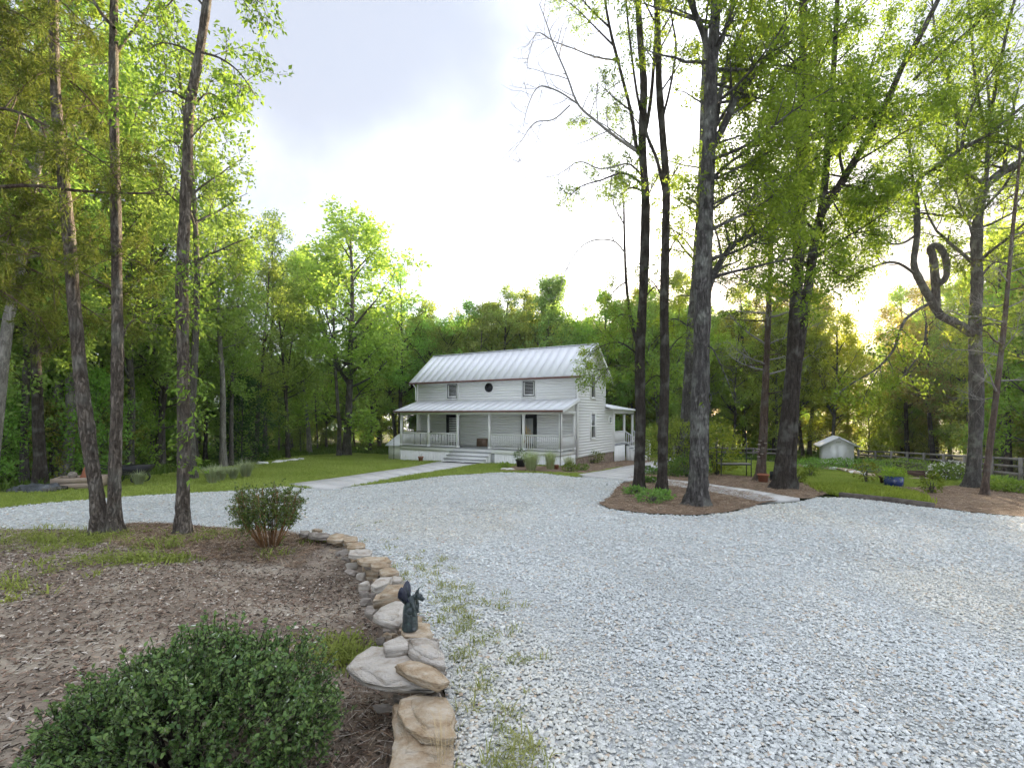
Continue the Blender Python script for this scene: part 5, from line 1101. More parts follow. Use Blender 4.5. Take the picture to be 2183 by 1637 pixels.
for k in range(ns):
    e = out_[k]; d = unit(D[k] + np.array([0, 0, .45]) + rg.normal(0, .35, 3)); l_ = rg.uniform(.08, .20) * (1.25 if rg.random() < .06 else 1)
    s0 = e - d * l_; T.add(np.array([s0, e]), [.0028, .0014], 3)
    m = int(l_ / .0085); t = rg.uniform(.05, 1, m)
    Pl.append(s0 + (e - s0) * t[:, None]); Dl.append(d * .55 + rg.normal(0, .65, (m, 3)))
Pl = np.concatenate(Pl); Dl = np.concatenate(Dl); print('holly leaves', len(Pl))
o = ob('foliage', leaves_mesh('foliage', Pl, Dl, .025, .55, M['box_leaf'], rg, .8, True), holly); o['kind'] = 'stuff'
ob('twigs', T.mesh('twigs', M['bark_dark']), holly)['kind'] = 'stuff'
# azalea with bare orange stems
ab = G(575, 1166); ab.z = float(bed_z(ab.x, ab.y)); az = empty('azalea_shrub', ab, 'vase-shaped shrub with bare orange stems and small olive leaves', 'shrub')
rg = np.random.default_rng(31); Pl = []; Dl = []; T = Tubes()
for i in range(30):
    a = rg.uniform(0, 6.28); s = rg.uniform(.15, .58); b0 = np.array([.08 * math.cos(a), .06 * math.sin(a), -.02]); tp = np.array([s * math.cos(a) * 1.02, s * math.sin(a) * .85, rg.uniform(.72, .98) - .25 * s])
    md_ = b0 * .5 + tp * .5 + np.array([.05 * math.cos(a), .05 * math.sin(a), -.02]) + rg.normal(0, .02, 3)
    MB().tube([b0, md_, tp], [.011, .008, .004], 5).build('stem', M['stem'], az)
    for k in range(15):
        u = rg.uniform(.4, 1); c = (md_ + (tp - md_) * (u - .5) * 2) if u > .5 else md_; dd = unit(rg.normal(size=3) + np.array([math.cos(a) * .5, math.sin(a) * .5, .6])); l_ = rg.uniform(.10, .24); e = c + dd * l_
        T.add(np.array([c, e]), [.0035, .0015], 3); m = 22; t = rg.uniform(.1, 1.05, m); Pl.append(c + (e - c) * t[:, None] + rg.normal(0, .012, (m, 3))); Dl.append(dd * .4 + rg.normal(0, .7, (m, 3)))
o = ob('foliage', leaves_mesh('foliage', np.concatenate(Pl), np.concatenate(Dl), .036, .5, M['leaf_olive'], rg, .5), az); o['kind'] = 'stuff'; ob('twigs', T.mesh('twigs', M['stem']), az)['kind'] = 'stuff'
# weeds on the gravel margin and in the bed
WEED = [tuft(np.random.default_rng(60 + i), 14, .12, .012, .06, 1.1) for i in range(4)]
def weedleaf(seed):
    rg = np.random.default_rng(seed); n = 34; P = rg.normal(0, .05, (n, 3)); P[:, 2] = np.abs(P[:, 2]) * 1.1 + .01; D = rg.normal(size=(n, 3)); D[:, 2] = np.abs(D[:, 2]) * .5
    return leaves_mesh('weed', P, D, .035, .5, M['blade'], rg, 1.0)
WEED += [weedleaf(i) for i in range(4)]
wq = []
for px, py, rx, n in ((905, 1230, .25, 40), (930, 1255, .3, 50), (985, 1275, .3, 50), (1010, 1300, .22, 40), (945, 1300, .22, 34), (1000, 1345, .25, 46), (1055, 1360, .12, 34), (985, 1400, .18, 30), (1110, 1405, .10, 18), (1010, 1440, .16, 30), (1060, 1480, .16, 20), (1020, 1530, .15, 26), (1070, 1590, .18, 40), (1120, 1625, .14, 40), (1010, 1610, .14, 16), (860, 1175, .3, 24), (840, 1160, .3, 20), (890, 1200, .3, 20), (785, 1125, .3, 8), (975, 1330, .2, 36), (1085, 1640, .2, 30), (925, 1205, .3, 30), (880, 1215, .3, 30), (960, 1265, .25, 30)):
    c = G(px, py); wq.append(RNG.normal([c.x, c.y], [rx * .6, rx * .9], (int(n * .28) + 1, 2)))
wq = np.concatenate(wq)
grass('gravel_weeds', wq, .2, .6, (.20, .25, .06), (.42, .42, .17), srcs=WEED)
bq = []
for px, py, rx, n in ((230, 1150, .5, 60), (380, 1160, .35, 60), (250, 1200, .4, 70), (280, 1195, .3, 50), (150, 1160, .6, 40), (350, 1195, .15, 24), (340, 1170, .15, 24), (485, 1140, .2, 20), (190, 1150, .3, 60), (30, 1160, .8, 60), (10, 1240, .4, 30), (15, 1270, .3, 20), (660, 1160, .2, 12), (740, 1355, .15, 40), (715, 1330, .15, 30), (700, 1360, .18, 40), (590, 1175, .2, 12), (90, 1150, .6, 50), (60, 1140, .8, 60)):
    c = G(px, py); bq.append(RNG.normal([c.x, c.y], [rx, rx * .6], (int(n * .6), 2)))
bq = np.concatenate(bq); bq = bq[wall_dist(bq[:, 0], bq[:, 1]) > .1]
grass('bed_weeds', bq, .35, 1.1, (.18, .24, .05), (.38, .42, .11), bed_z, WEED)
ge = pts_in(Gp([(-200, 1128), (0, 1131), (200, 1136), (390, 1124), (560, 1134), (520, 1150), (300, 1150), (100, 1180), (-200, 1200)]), 20, RNG)
grass('bed_grass', ge, .4, .9, (.22, .25, .08), (.42, .40, .20), bed_z)
# dry grass stalks growing before the nearest slab
dg_ = on_plane(945, 1640, .0); tfo = empty('grass_tuft', dg_, 'thin dry grass tuft growing before the nearest tan slab', 'grass tuft')
o = ob('blades', blades_mesh('blades', 34, .36, .05, .0024, M['straw'], np.random.default_rng(3), .5), tfo); o['kind'] = 'stuff'

#==TREES==
# ------------------------------------------------------------------ tree building
def wander(p0, d, ln, n, rg, curl=.12, up=0.0):
    P = [np.array(p0, float)]; d = unit(np.array(d, float)); st = ln / n
    for i in range(n):
        d = unit(d + rg.normal(0, curl, 3) + np.array([0, 0, up])); P.append(P[-1] + d * st)
    return np.array(P)
def resample(P, n):
    """smooth curve through points (Catmull-Rom)"""
    P = np.asarray(P, float)
    if len(P) < 3: return P[0] + (P[-1] - P[0]) * np.linspace(0, 1, n)[:, None]
    E = np.vstack([2 * P[0] - P[1], P, 2 * P[-1] - P[-2]]); t = np.linspace(0, len(P) - 1 - 1e-6, n); i = t.astype(int); u = (t - i)[:, None]
    a, b, c, d = E[i], E[i + 1], E[i + 2], E[i + 3]
    return .5 * (2 * b + (c - a) * u + (2 * a - 5 * b + 4 * c - d) * u ** 2 + (3 * b - a - 3 * c + d) * u ** 3)
class Crown:
    def __init__(s): s.P = []; s.D = []
    def twig(s, P, m, rg, jit, droop=0.0):
        """leaves along a twig polyline"""
        t = rg.uniform(.1, 1.05, m) * (len(P) - 1); i = np.minimum(t.astype(int), len(P) - 2); u = (t - i)[:, None]
        s.P.append(P[i] * (1 - u) + P[i + 1] * u + rg.normal(0, jit, (m, 3))); d = unit(P[-1] - P[0])
        s.D.append(d * .6 + rg.normal(0, .6, (m, 3)) - np.array([0, 0, droop]))
    def mesh(s, name, size, width, mat, rg, up=.5, droop=0.0): return leaves_mesh(name, np.concatenate(s.P), np.concatenate(s.D), size, width, mat, rg, up, False, droop)
def ramify(T, C, L_, r0, rg, nsec, sl, ntw, tl, nleaf, jit, start=.25, up=.03, droop=.0, bare=False, tw_r=.004):
    """side branches, twigs and leaves along a limb polyline"""
    n = len(L_); tot = np.linalg.norm(np.diff(L_, axis=0), axis=1).sum()
    for k in range(nsec):
        u = start + (1 - start) * (k + rg.random()) / nsec; x = u * (n - 1); i = min(int(x), n - 2); p = L_[i] + (L_[i + 1] - L_[i]) * (x - i); d = unit(L_[i + 1] - L_[i])
        q = unit(np.cross(d, rg.normal(size=3))); dd = d * rg.uniform(.35, .8) + q * .8 + np.array([0, 0, rg.uniform(-.25, .3)])
        l_ = sl * rg.uniform(.55, 1.2) * (1.1 - .45 * u); S = wander(p, dd, l_, 4, rg, .14, up); r = max(.006, r0 * .35 * (1.15 - .6 * u))
        T.add(S, np.linspace(r, max(.004, r * .3), 5), 4)
        for j in range(ntw):
            v = .25 + .75 * (j + rg.random()) / ntw; y = v * 4; a = min(int(y), 3); p2 = S[a] + (S[a + 1] - S[a]) * (y - a); d2 = unit(S[a + 1] - S[a]); q2 = unit(np.cross(d2, rg.normal(size=3)))
            W_ = wander(p2, d2 * .6 + q2 * .8, tl * rg.uniform(.5, 1.2), 3, rg, .18, up - droop * .3); T.add(W_, [tw_r * 1.4, tw_r, tw_r * .8, tw_r * .4], 3)
            if not bare: C.twig(W_, nleaf, rg, jit, droop)
def tree_meshes(seed, H, r0, cb, spread, nl, nsec, ntw, nleaf, size, width, leafmat, barkmat, up=.05, lean=.03, fork=False, jit=.11, tl=.6):
    rg = np.random.default_rng(seed); T = Tubes(); C = Crown()
    ln = rg.normal(0, lean, 2); TP = wander((0, 0, -.25), (ln[0], ln[1], 1), H * .93, 12, rg, .035, .05); TR = r0 * np.linspace(1, .14, 13) ** .85; TR[0] *= 1.5; TR[1] *= 1.04
    T.add(TP, TR, 8); trunks = [(TP, TR)]
    if fork:
        i = 4; F_ = wander(TP[i], (rg.normal(0, .5), rg.normal(0, .5), 1), H * .55, 8, rg, .05, .08); FR = TR[i] * np.linspace(.75, .12, 9); T.add(F_, FR, 7); trunks.append((F_, FR))
    ga_ = rg.uniform(0, 6.28)
    for k in range(nl):
        u = cb + (1 - cb) * ((k + rg.random()) / nl); TP_, TR_ = trunks[k % len(trunks)]
        w = u if TP_ is TP else max(.1, (u - .35) / .65); x = w * (len(TP_) - 1); i = min(int(x), len(TP_) - 2); p = TP_[i] + (TP_[i + 1] - TP_[i]) * (x - i); r = TR_[i]
        ga_ += 2.4 + rg.normal(0, .35); v = (u - cb) / (1 - cb); prof = (.45 + .9 * v) if v < .4 else (.81 * (1 - (v - .4) / .6) ** .7 + .16)
        l_ = spread * prof * rg.uniform(.7, 1.2); e = rg.uniform(.1, .5) + .75 * v; d = (math.cos(ga_) * math.cos(e), math.sin(ga_) * math.cos(e), math.sin(e))
        B = wander(p, d, l_, 6, rg, .10, up); rb = min(r * .6, .012 + .02 * l_); T.add(B, np.linspace(rb, .008, 7), 5)
        ramify(T, C, B, rb, rg, nsec, .42 * l_ + .35, ntw, tl, nleaf, jit)
    return T.mesh('trunk', barkmat), C.mesh('crown', size, width, leafmat, rg)
VAR = []
specs = [  # H, r0, crown base, spread, limbs, secondaries, twigs, leaves, fork, bark
    (16, .17, .28, 3.3, 30, 6, 4, 21, False, 'bark_grey'), (17, .20, .22, 3.8, 32, 6, 4, 21, True, 'bark_dark'), (15, .14, .30, 2.7, 28, 6, 4, 20, False, 'bark_grey'),
    (18, .19, .40, 3.2, 26, 6, 4, 21, False, 'bark_pale'), (14, .15, .18, 3.3, 30, 6, 4, 20, True, 'bark_dark'), (17, .16, .34, 2.9, 24, 5, 4, 15, False, 'bark_grey'),
    (16, .18, .24, 3.9, 30, 5, 4, 12, True, 'bark_grey')]
for k, (H, r0, cb, sp_, nl, ns_, nt_, nlf, fk, bk) in enumerate(specs):
    VAR.append(tree_meshes(900 + k, H, r0, cb, sp_, nl, ns_, nt_, nlf, .155, .55, M['leaf'], M[bk], fork=fk, jit=.13))
BROAD = [tree_meshes(930 + k, 15 + k, .2, .10, 4.6, 36, 6, 4, 25, .20, .58, M['leaf'], M['bark_grey'], fork=k % 2 == 0, jit=.17, tl=.75) for k in range(3)]
# understory: leafy from the ground
LOWV = [tree_meshes(950 + k, 4.6, .045, .06, 1.7, 20, 5, 3, 15, .14, .55, M['leaf'], M['bark_grey'], jit=.11, tl=.45) for k in range(3)]
print('variants', [len(c.polygons) for t, c in VAR], [len(c.polygons) for t, c in LOWV])
def plant_tree(var, x, y, s, rz, label, group, tint, name='woodland_tree', cat='tree', lean=(0, 0), sz=None):
    t = empty(name, (x, y, gz(x, y) - .03), label, cat, group); t.rotation_euler = (lean[0], lean[1], rz); t.scale = (s, s, sz or s)
    ob('trunk', var[0], t); c = ob('crown', var[1], t); c.color = (*tint, 1); c['kind'] = 'stuff'; return t
def tint(base, v=.18): return tuple(max(.2, b * (1 + R.uniform(-v, v))) for b in base)
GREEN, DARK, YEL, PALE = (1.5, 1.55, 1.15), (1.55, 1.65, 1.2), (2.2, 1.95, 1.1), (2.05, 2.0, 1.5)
placed = []
def free(x, y, r): return all((x - a) ** 2 + (y - b) ** 2 > r * r for a, b in placed)
# trees one can tell apart along the edge of the left woods: (px, py of the foot, variant, scale, tint, lean about y, label)
edge = [(-30, 1056, 3, .95, GREEN, .16, 'pale leaning tree at the far left edge of the lawn'), (52, 1036, 2, .9, DARK, 0, 'thin tree behind the covered logs on the left'), (85, 1040, 1, .85, DARK, .03, 'dark forked tree just left of the plank box'),
        (118, 1030, 3, .85, GREEN, .08, 'pale-barked tree rising right behind the round jar'), (140, 1031, 3, .95, GREEN, .10, 'taller pale-barked tree leaning right behind the plank box'), (276, 1014, 0, 1.0, GREEN, -.02, 'grey tree standing between the twin trunk and the vine-clad trunk'),
        (330, 1008, 4, .95, DARK, -.05, 'dark forked tree behind the grass clump between the left trunks'), (344, 1000, 2, 1.0, DARK, .02, 'dark thin tree next to the forked one behind the left trunks'), (411, 1022, 5, 1.0, GREEN, 0, 'grey tree half hidden behind the vine-clad trunk'),
        (476, 996, 3, .92, GREEN, .03, 'tall pale-barked tree behind the silvery grass row'), (492, 994, 2, .9, DARK, -.03, 'slim tree behind the middle of the silvery grass row'), (545, 982, 1, .85, GREEN, .05, 'dark forked tree behind the pale flat stones'),
        (615, 977, 4, 1.0, GREEN, -.05, 'bushy tree on the edge of the woods between the grass row and the leaning tree'), (738, 971, 7, 1.36, (2.1, 2.05, 1.5), .03, 'open pale-leaved tree leaning right on the lawn edge left of the house'), (722, 972, 5, 1.15, GREEN, -.06, 'slim tree sharing the foot of the open leaning tree'), (660, 968, 3, 1.1, PALE, 0, 'pale-stemmed tree in the woods left of the open leaning tree')]
for k, (px, py, v, s, tn, le, lb) in enumerate(edge):
    p = G(px, py); placed.append((p.x, p.y)); plant_tree((VAR + BROAD)[v], p.x, p.y, s * (1.3 if v == 7 else 1), k * 1.7, lb, 'edge trees of the left woods', tint(tn, .08), lean=(0, le), sz=s)
p = G(566, 976); placed.append((p.x, p.y)); plant_tree(VAR[5], p.x, p.y, 1.12, 2, 'tallest thin airy tree in the left woods behind the pale flat stones', None, tint(PALE, .05))
p = G(515, 988); placed.append((p.x, p.y)); plant_tree(LOWV[0], p.x, p.y, 1.15, 1, 'dark bushy evergreen in the woods behind the silvery grass row', None, (.28, .42, .42), name='small_evergreen')
# deeper woods, by zone
def zone(n, fx, r, vs_, label, group, tn, s0, s1, vr=.2, low=0, lowlabel=''):
    made = 0
    for _ in range(n * 30):
        if made >= n: break
        x, y = fx()
        if not free(x, y, r): continue
        placed.append((x, y)); made += 1
        plant_tree((VAR + BROAD)[R.choice(vs_)], x, y, R.uniform(s0, s1) * (.74 if 170 < CX + F * x / y < 800 else 1), R.uniform(0, 6.28), label, group, tint(tn, vr), lean=(R.uniform(-.05, .05), R.uniform(-.05, .05)))
    for _ in range(low):
        x, y = fx(); s = R.uniform(.6, 1.15)
        plant_tree(LOWV[R.randrange(3)], x, y, s, R.uniform(0, 6.28), lowlabel, group + ', undergrowth', tint(tn, vr), name='understory_bush', cat='bush')
def left_zone():
    u = R.random(); px = -330 + 1110 * u; edge_y = np.interp(px, [-330, 0, 110, 230, 360, 470, 560, 640, 790], [1075, 1052, 1040, 1026, 1005, 991, 981, 969, 960]); g = G(px, float(edge_y)); k = 1 + .9 * R.random() ** 1.3
    return g.x * (1.04 + (k - 1) * .95), g.y * (1.04 + (k - 1))
zone(60, left_zone, 2.2, [0, 1, 2, 3, 4, 5, 7, 8], 'leafy tree deep in the dark woods beyond the left lawn', 'trees in the woods on the left', DARK, .75, 1.05, low=46, lowlabel='low leafy sapling among the trunks of the left woods')
def back_zone():
    y = R.uniform(50, 84); return (-.30 + .62 * R.random()) * y, y
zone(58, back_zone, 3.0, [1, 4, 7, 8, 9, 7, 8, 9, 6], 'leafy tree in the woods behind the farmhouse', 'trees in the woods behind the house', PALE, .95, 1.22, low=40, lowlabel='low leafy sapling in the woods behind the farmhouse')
def right_zone():
    if R.random() < .42:
        y = R.uniform(24, 62); x = np.interp(y, [20, 25, 31.6, 38.6, 48.6, 62], [26.5, 28.5, 32.5, 36, 41, 46]); return x + R.uniform(0, 16), y
    y = R.uniform(56, 82); k = .22 + .62 * R.random()
    if .52 < k < .72 and R.random() < .80: k = .24 + .28 * R.random()
    return k * y, y
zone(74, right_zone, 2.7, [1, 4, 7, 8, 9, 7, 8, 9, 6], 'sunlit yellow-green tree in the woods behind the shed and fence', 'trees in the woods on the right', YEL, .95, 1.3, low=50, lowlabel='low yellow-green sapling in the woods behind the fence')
for k in range(64):
    y = R.uniform(74, 96); x = R.uniform(-1.05, 1.12) * y; s = R.uniform(1.5, 2.3) * (.8 if .5 < x / y < .74 else 1)
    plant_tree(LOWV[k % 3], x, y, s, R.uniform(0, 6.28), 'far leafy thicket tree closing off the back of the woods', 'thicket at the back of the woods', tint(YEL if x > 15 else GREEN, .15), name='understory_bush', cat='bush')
for k in range(14):
    y = R.uniform(36, 62); x = R.uniform(-1.0, -.42) * y; s = R.uniform(.9, 1.5); 
    if x < -22: plant_tree(LOWV[k % 3], x, y, s, R.uniform(0, 6.28), 'low leafy sapling among the trunks of the left woods', 'trees in the woods on the left, undergrowth', tint(DARK, .15), name='understory_bush', cat='bush')
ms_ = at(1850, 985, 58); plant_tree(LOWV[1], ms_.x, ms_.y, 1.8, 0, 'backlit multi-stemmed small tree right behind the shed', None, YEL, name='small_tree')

# ------------------------------------------------------------------ the single trees in front, each from its own outline
def px_path(pts, d, dd=0.0, n=None):
    """photo-pixel polyline at distance d (dd: extra distance gained along the path) -> smooth 3D path"""
    m = len(pts); P = [np.array(at(x, y, d + dd * i / max(1, m - 1))) for i, (x, y) in enumerate(pts)]
    return resample(P, n or max(6, 4 * m))
def front_tree(name, label, foot, trunks, limbs, bark, crown, tn, seed, leafmat='leaf_oak', auto=(), group=None, dens=1.0):
    """trunks: (pixel path, dd, width at foot px, width at end px); limbs: (pixel path, start depth offset, dd, w0, w1, leaves per twig, secondaries, sec length)"""
    rg = np.random.default_rng(seed); f = G(*foot); d = f.y; t = empty(name, f, label, 'tree', group); o0 = np.array(f); C = Crown(); tps = []
    for k, (pts, dd, w0, w1) in enumerate(trunks):
        P = px_path(pts, d, dd, 10 * len(pts)); n = len(P); s = d / F / 2; rr = .93 * math.cos(math.atan((foot[0] - CX) / F)) * np.linspace(w0 * s, w1 * s, n) * (1 + .05 * np.interp(np.arange(n), np.arange(0, n + 6, 6), rg.normal(0, 1, len(np.arange(0, n + 6, 6)))))
        if abs(pts[0][1] - foot[1]) < 30:
            P = np.vstack([P[0] - [0, 0, .25], P]); hgt = P[:, 2] - P[1, 2]; rr = np.concatenate([[rr[0]], rr]) * (1 + .55 * np.exp(-np.maximum(hgt, 0) / .28))
        v, fc = tube_arrays(P - o0, rr, 14)
        # uneven, furrowed outline
        if abs(pts[0][1] - foot[1]) < 30:      # root flare in ridges
            hg = np.repeat(np.maximum(P[:, 2] - P[1, 2], 0), 14); an = np.tile(np.linspace(0, 2 * math.pi, 14, endpoint=False), len(P)); cen = np.repeat(P - o0, 14, 0); v = cen + (v - cen) * (1 + (.20 * np.cos(4 * an + seed) + .12 * np.cos(7 * an + seed * 2)) * np.exp(-hg / .3) + .03 * np.cos(5 * an + seed))[:, None]
        v = v + (rg.normal(0, 1, v.shape) * np.repeat(rr, 14)[:, None] * .035); o = ob('trunk', np_mesh('trunk', v, [fc], M[bark], True), t); tps.append((P, rr))
    size, width, ntw, tl, jit = crown
    for (pts, off, dd, w0, w1, nlf, nsec, sl) in limbs:
        nlf = int(nlf * dens)
        P = px_path(pts, d + off, dd); s = (d + off) / F / 2; T = Tubes(); T.add(P - o0, np.linspace(.88 * w0 * s, max(.004, w1 * s), len(P)), 7)
        ramify(T, C, P - o0, w0 * s, rg, nsec, sl, ntw, tl, max(nlf, 1), jit, bare=nlf == 0, start=.2 if nlf else .12); ob('limb', T.mesh('limb', M['twig'] if nlf == 0 else M[bark]), t)
    for (ti, z0, z1, n, ln, e0, e1, nlf, nsec, sl, azs) in auto:
        nlf = int(nlf * dens)
        P, rr = tps[ti]; T = Tubes(); az = rg.uniform(0, 6.28)
        for k in range(n):
            z = z0 + (z1 - z0) * (k + rg.random()) / n; i = int(np.argmin(abs(P[:, 2] - z))); az += 2.4 + rg.normal(0, .4)
            a = az if azs is None else rg.uniform(*azs); e = rg.uniform(e0, e1); l_ = ln * rg.uniform(.6, 1.15); B = wander(P[i], (math.cos(a) * math.cos(e), math.sin(a) * math.cos(e), math.sin(e)), l_, 7, rg, .11, .03); rb = min(rr[i] * .5, .014 * l_ + .008)
            T = Tubes(); T.add(B - o0, np.linspace(rb, .006, 8), 5); ramify(T, C, B - o0, rb, rg, nsec, sl, ntw, tl, max(nlf, 1), jit, bare=nlf == 0); ob('limb', T.mesh('limb', M[bark] if nlf else M['twig']), t)
    if C.P:
        o = ob('crown', C.mesh('crown', size, width, M[leafmat], rg, .5, .15), t); o.color = (*tn, 1); o['kind'] = 'stuff'; print(name, 'leaves', len(o.data.polygons))
    return t
# left: twin trunk
front_tree('twin_trunk_tree', 'tall twin-trunked tree with furrowed bark, one stem leaning left, at the bed edge', (222, 1138),
    [([(214, 1138), (206, 1050), (189, 940), (172, 800), (158, 650), (147, 500), (135, 380), (122, 250), (116, 120), (113, -60), (112, -260)], 0, 40, 20),
     ([(243, 1130), (245, 1000), (250, 800), (249, 600), (246, 400), (242, 200), (243, 0), (244, -200)], .25, 34, 20)],
    [([(250, 770), (275, 690), (320, 690), (370, 700)], .2, -.4, 4, 1, 9, 5, .5), ([(243, 60), (210, 20), (170, -60), (120, -160)], 0, 0, 9, 3, 20, 8, 1.2), ([(243, 120), (300, 40), (360, -60)], .2, 1, 8, 3, 20, 8, 1.2)],
    'bark_brown', (.085, .5, 4, .4, .06), (1.5, 1.45, .9), 201, auto=((0, 10.5, 13, 9, 2.0, .1, .8, 22, 6, 1.0, None), (1, 10.5, 13, 9, 2.0, .1, .8, 22, 6, 1.0, None)))
# left: single trunk with sprays
front_tree('vine_clad_tree', 'straight single tree with leafy sprays up its trunk beside the azalea shrub', (389, 1143),
    [([(389, 1143), (391, 1000), (391, 800), (388, 600), (395, 450), (400, 330), (405, 230), (424, 120), (440, 15), (446, -80), (450, -260)], 0, 33, 18)],
    [([(430, 112), (470, 125), (510, 155), (545, 205)], 0, -.6, 6, 1.5, 15, 8, .7), ([(425, 125), (385, 100), (335, 95), (290, 140)], 0, .5, 6, 1.5, 15, 9, .75), ([(408, 220), (360, 195), (310, 215), (285, 250)], 0, -.5, 5, 1.5, 13, 8, .6),
     ([(405, 240), (440, 200), (475, 215), (495, 235)], 0, .6, 5, 1.5, 14, 6, .55), ([(400, 330), (360, 300), (330, 330)], 0, .5, 4, 1, 12, 5, .5), ([(402, 300), (440, 260), (470, 250)], 0, -.4, 4, 1, 12, 5, .5), ([(440, 20), (400, -20), (360, 10), (330, 60)], 0, .4, 6, 1.5, 15, 8, .7), ([(440, 10), (480, -30), (530, -10), (560, 10)], 0, .3, 6, 1.5, 14, 7, .6),
     ([(396, 440), (430, 420), (455, 440)], 0, .4, 3, 1, 11, 4, .45), ([(396, 430), (372, 400), (350, 420)], 0, .4, 3, 1, 11, 4, .45), ([(402, 700), (404, 800), (405, 900), (407, 990)], -.12, .0, 1.4, .6, 5, 11, .14), ([(402, 500), (408, 580), (404, 690)], -.12, .0, 1.2, .6, 6, 10, .16)],
    'bark_brown', (.085, .46, 4, .34, .05), (1.45, 1.55, 1.1), 202, dens=1.25, auto=((0, 9.6, 12, 10, 1.9, .1, .8, 20, 6, 1.0, None),))
# left: cedar standing outside the frame, reaching in
front_tree('red_cedar', 'olive green cedar reaching feathery drooping branches in from the far left', (-190, 1128),
    [([(-190, 1128), (-188, 700), (-186, 300), (-184, -100), (-182, -500)], 0, 42, 14)],
    [([(-186, 420), (-60, 405), (60, 396), (160, 406), (250, 412), (330, 412)], 0, -1.0, 11, 3, 40, 9, .8), ([(-186, 250), (-60, 230), (40, 240), (150, 300), (240, 360)], 0, -.6, 10, 2, 60, 16, 1.0), ([(-186, 520), (-80, 500), (20, 520), (130, 560), (230, 610)], 0, -.4, 9, 2, 60, 16, 1.0), ([(-186, 620), (-80, 600), (0, 620), (90, 680)], 0, 0, 9, 2, 55, 13, .9),
     ([(-186, 120), (-40, 90), (60, 110), (170, 190), (250, 290)], 0, 0, 10, 2, 60, 16, 1.0), ([(-186, 10), (-60, 0), (40, 30), (140, 110)], 0, -.5, 9, 2, 55, 14, 1.0), ([(-186, -80), (-20, -90), (90, -30), (190, 60)], 0, .6, 9, 2, 55, 14, 1.0), ([(-186, 360), (-40, 340), (50, 370), (120, 460)], 0, .8, 9, 2, 60, 14, 1.0), ([(-186, 460), (-60, 440), (60, 470), (180, 520), (300, 560)], 0, .9, 9, 2, 60, 16, .9), ([(-186, 180), (-60, 150), (80, 190), (200, 250)], 0, 1.2, 9, 2, 60, 15, 1.0), ([(-186, 560), (-60, 540), (80, 580), (160, 640), (250, 700)], 0, 1.4, 9, 2, 55, 15, .9)],
    'bark_red', (.12, .13, 5, .42, .03), (1.0, 1.0, .9), 203, 'needle', auto=((0, 3.2, 12, 22, 2.2, -.2, .3, 40, 9, .8, (1.7, 4.6)),))
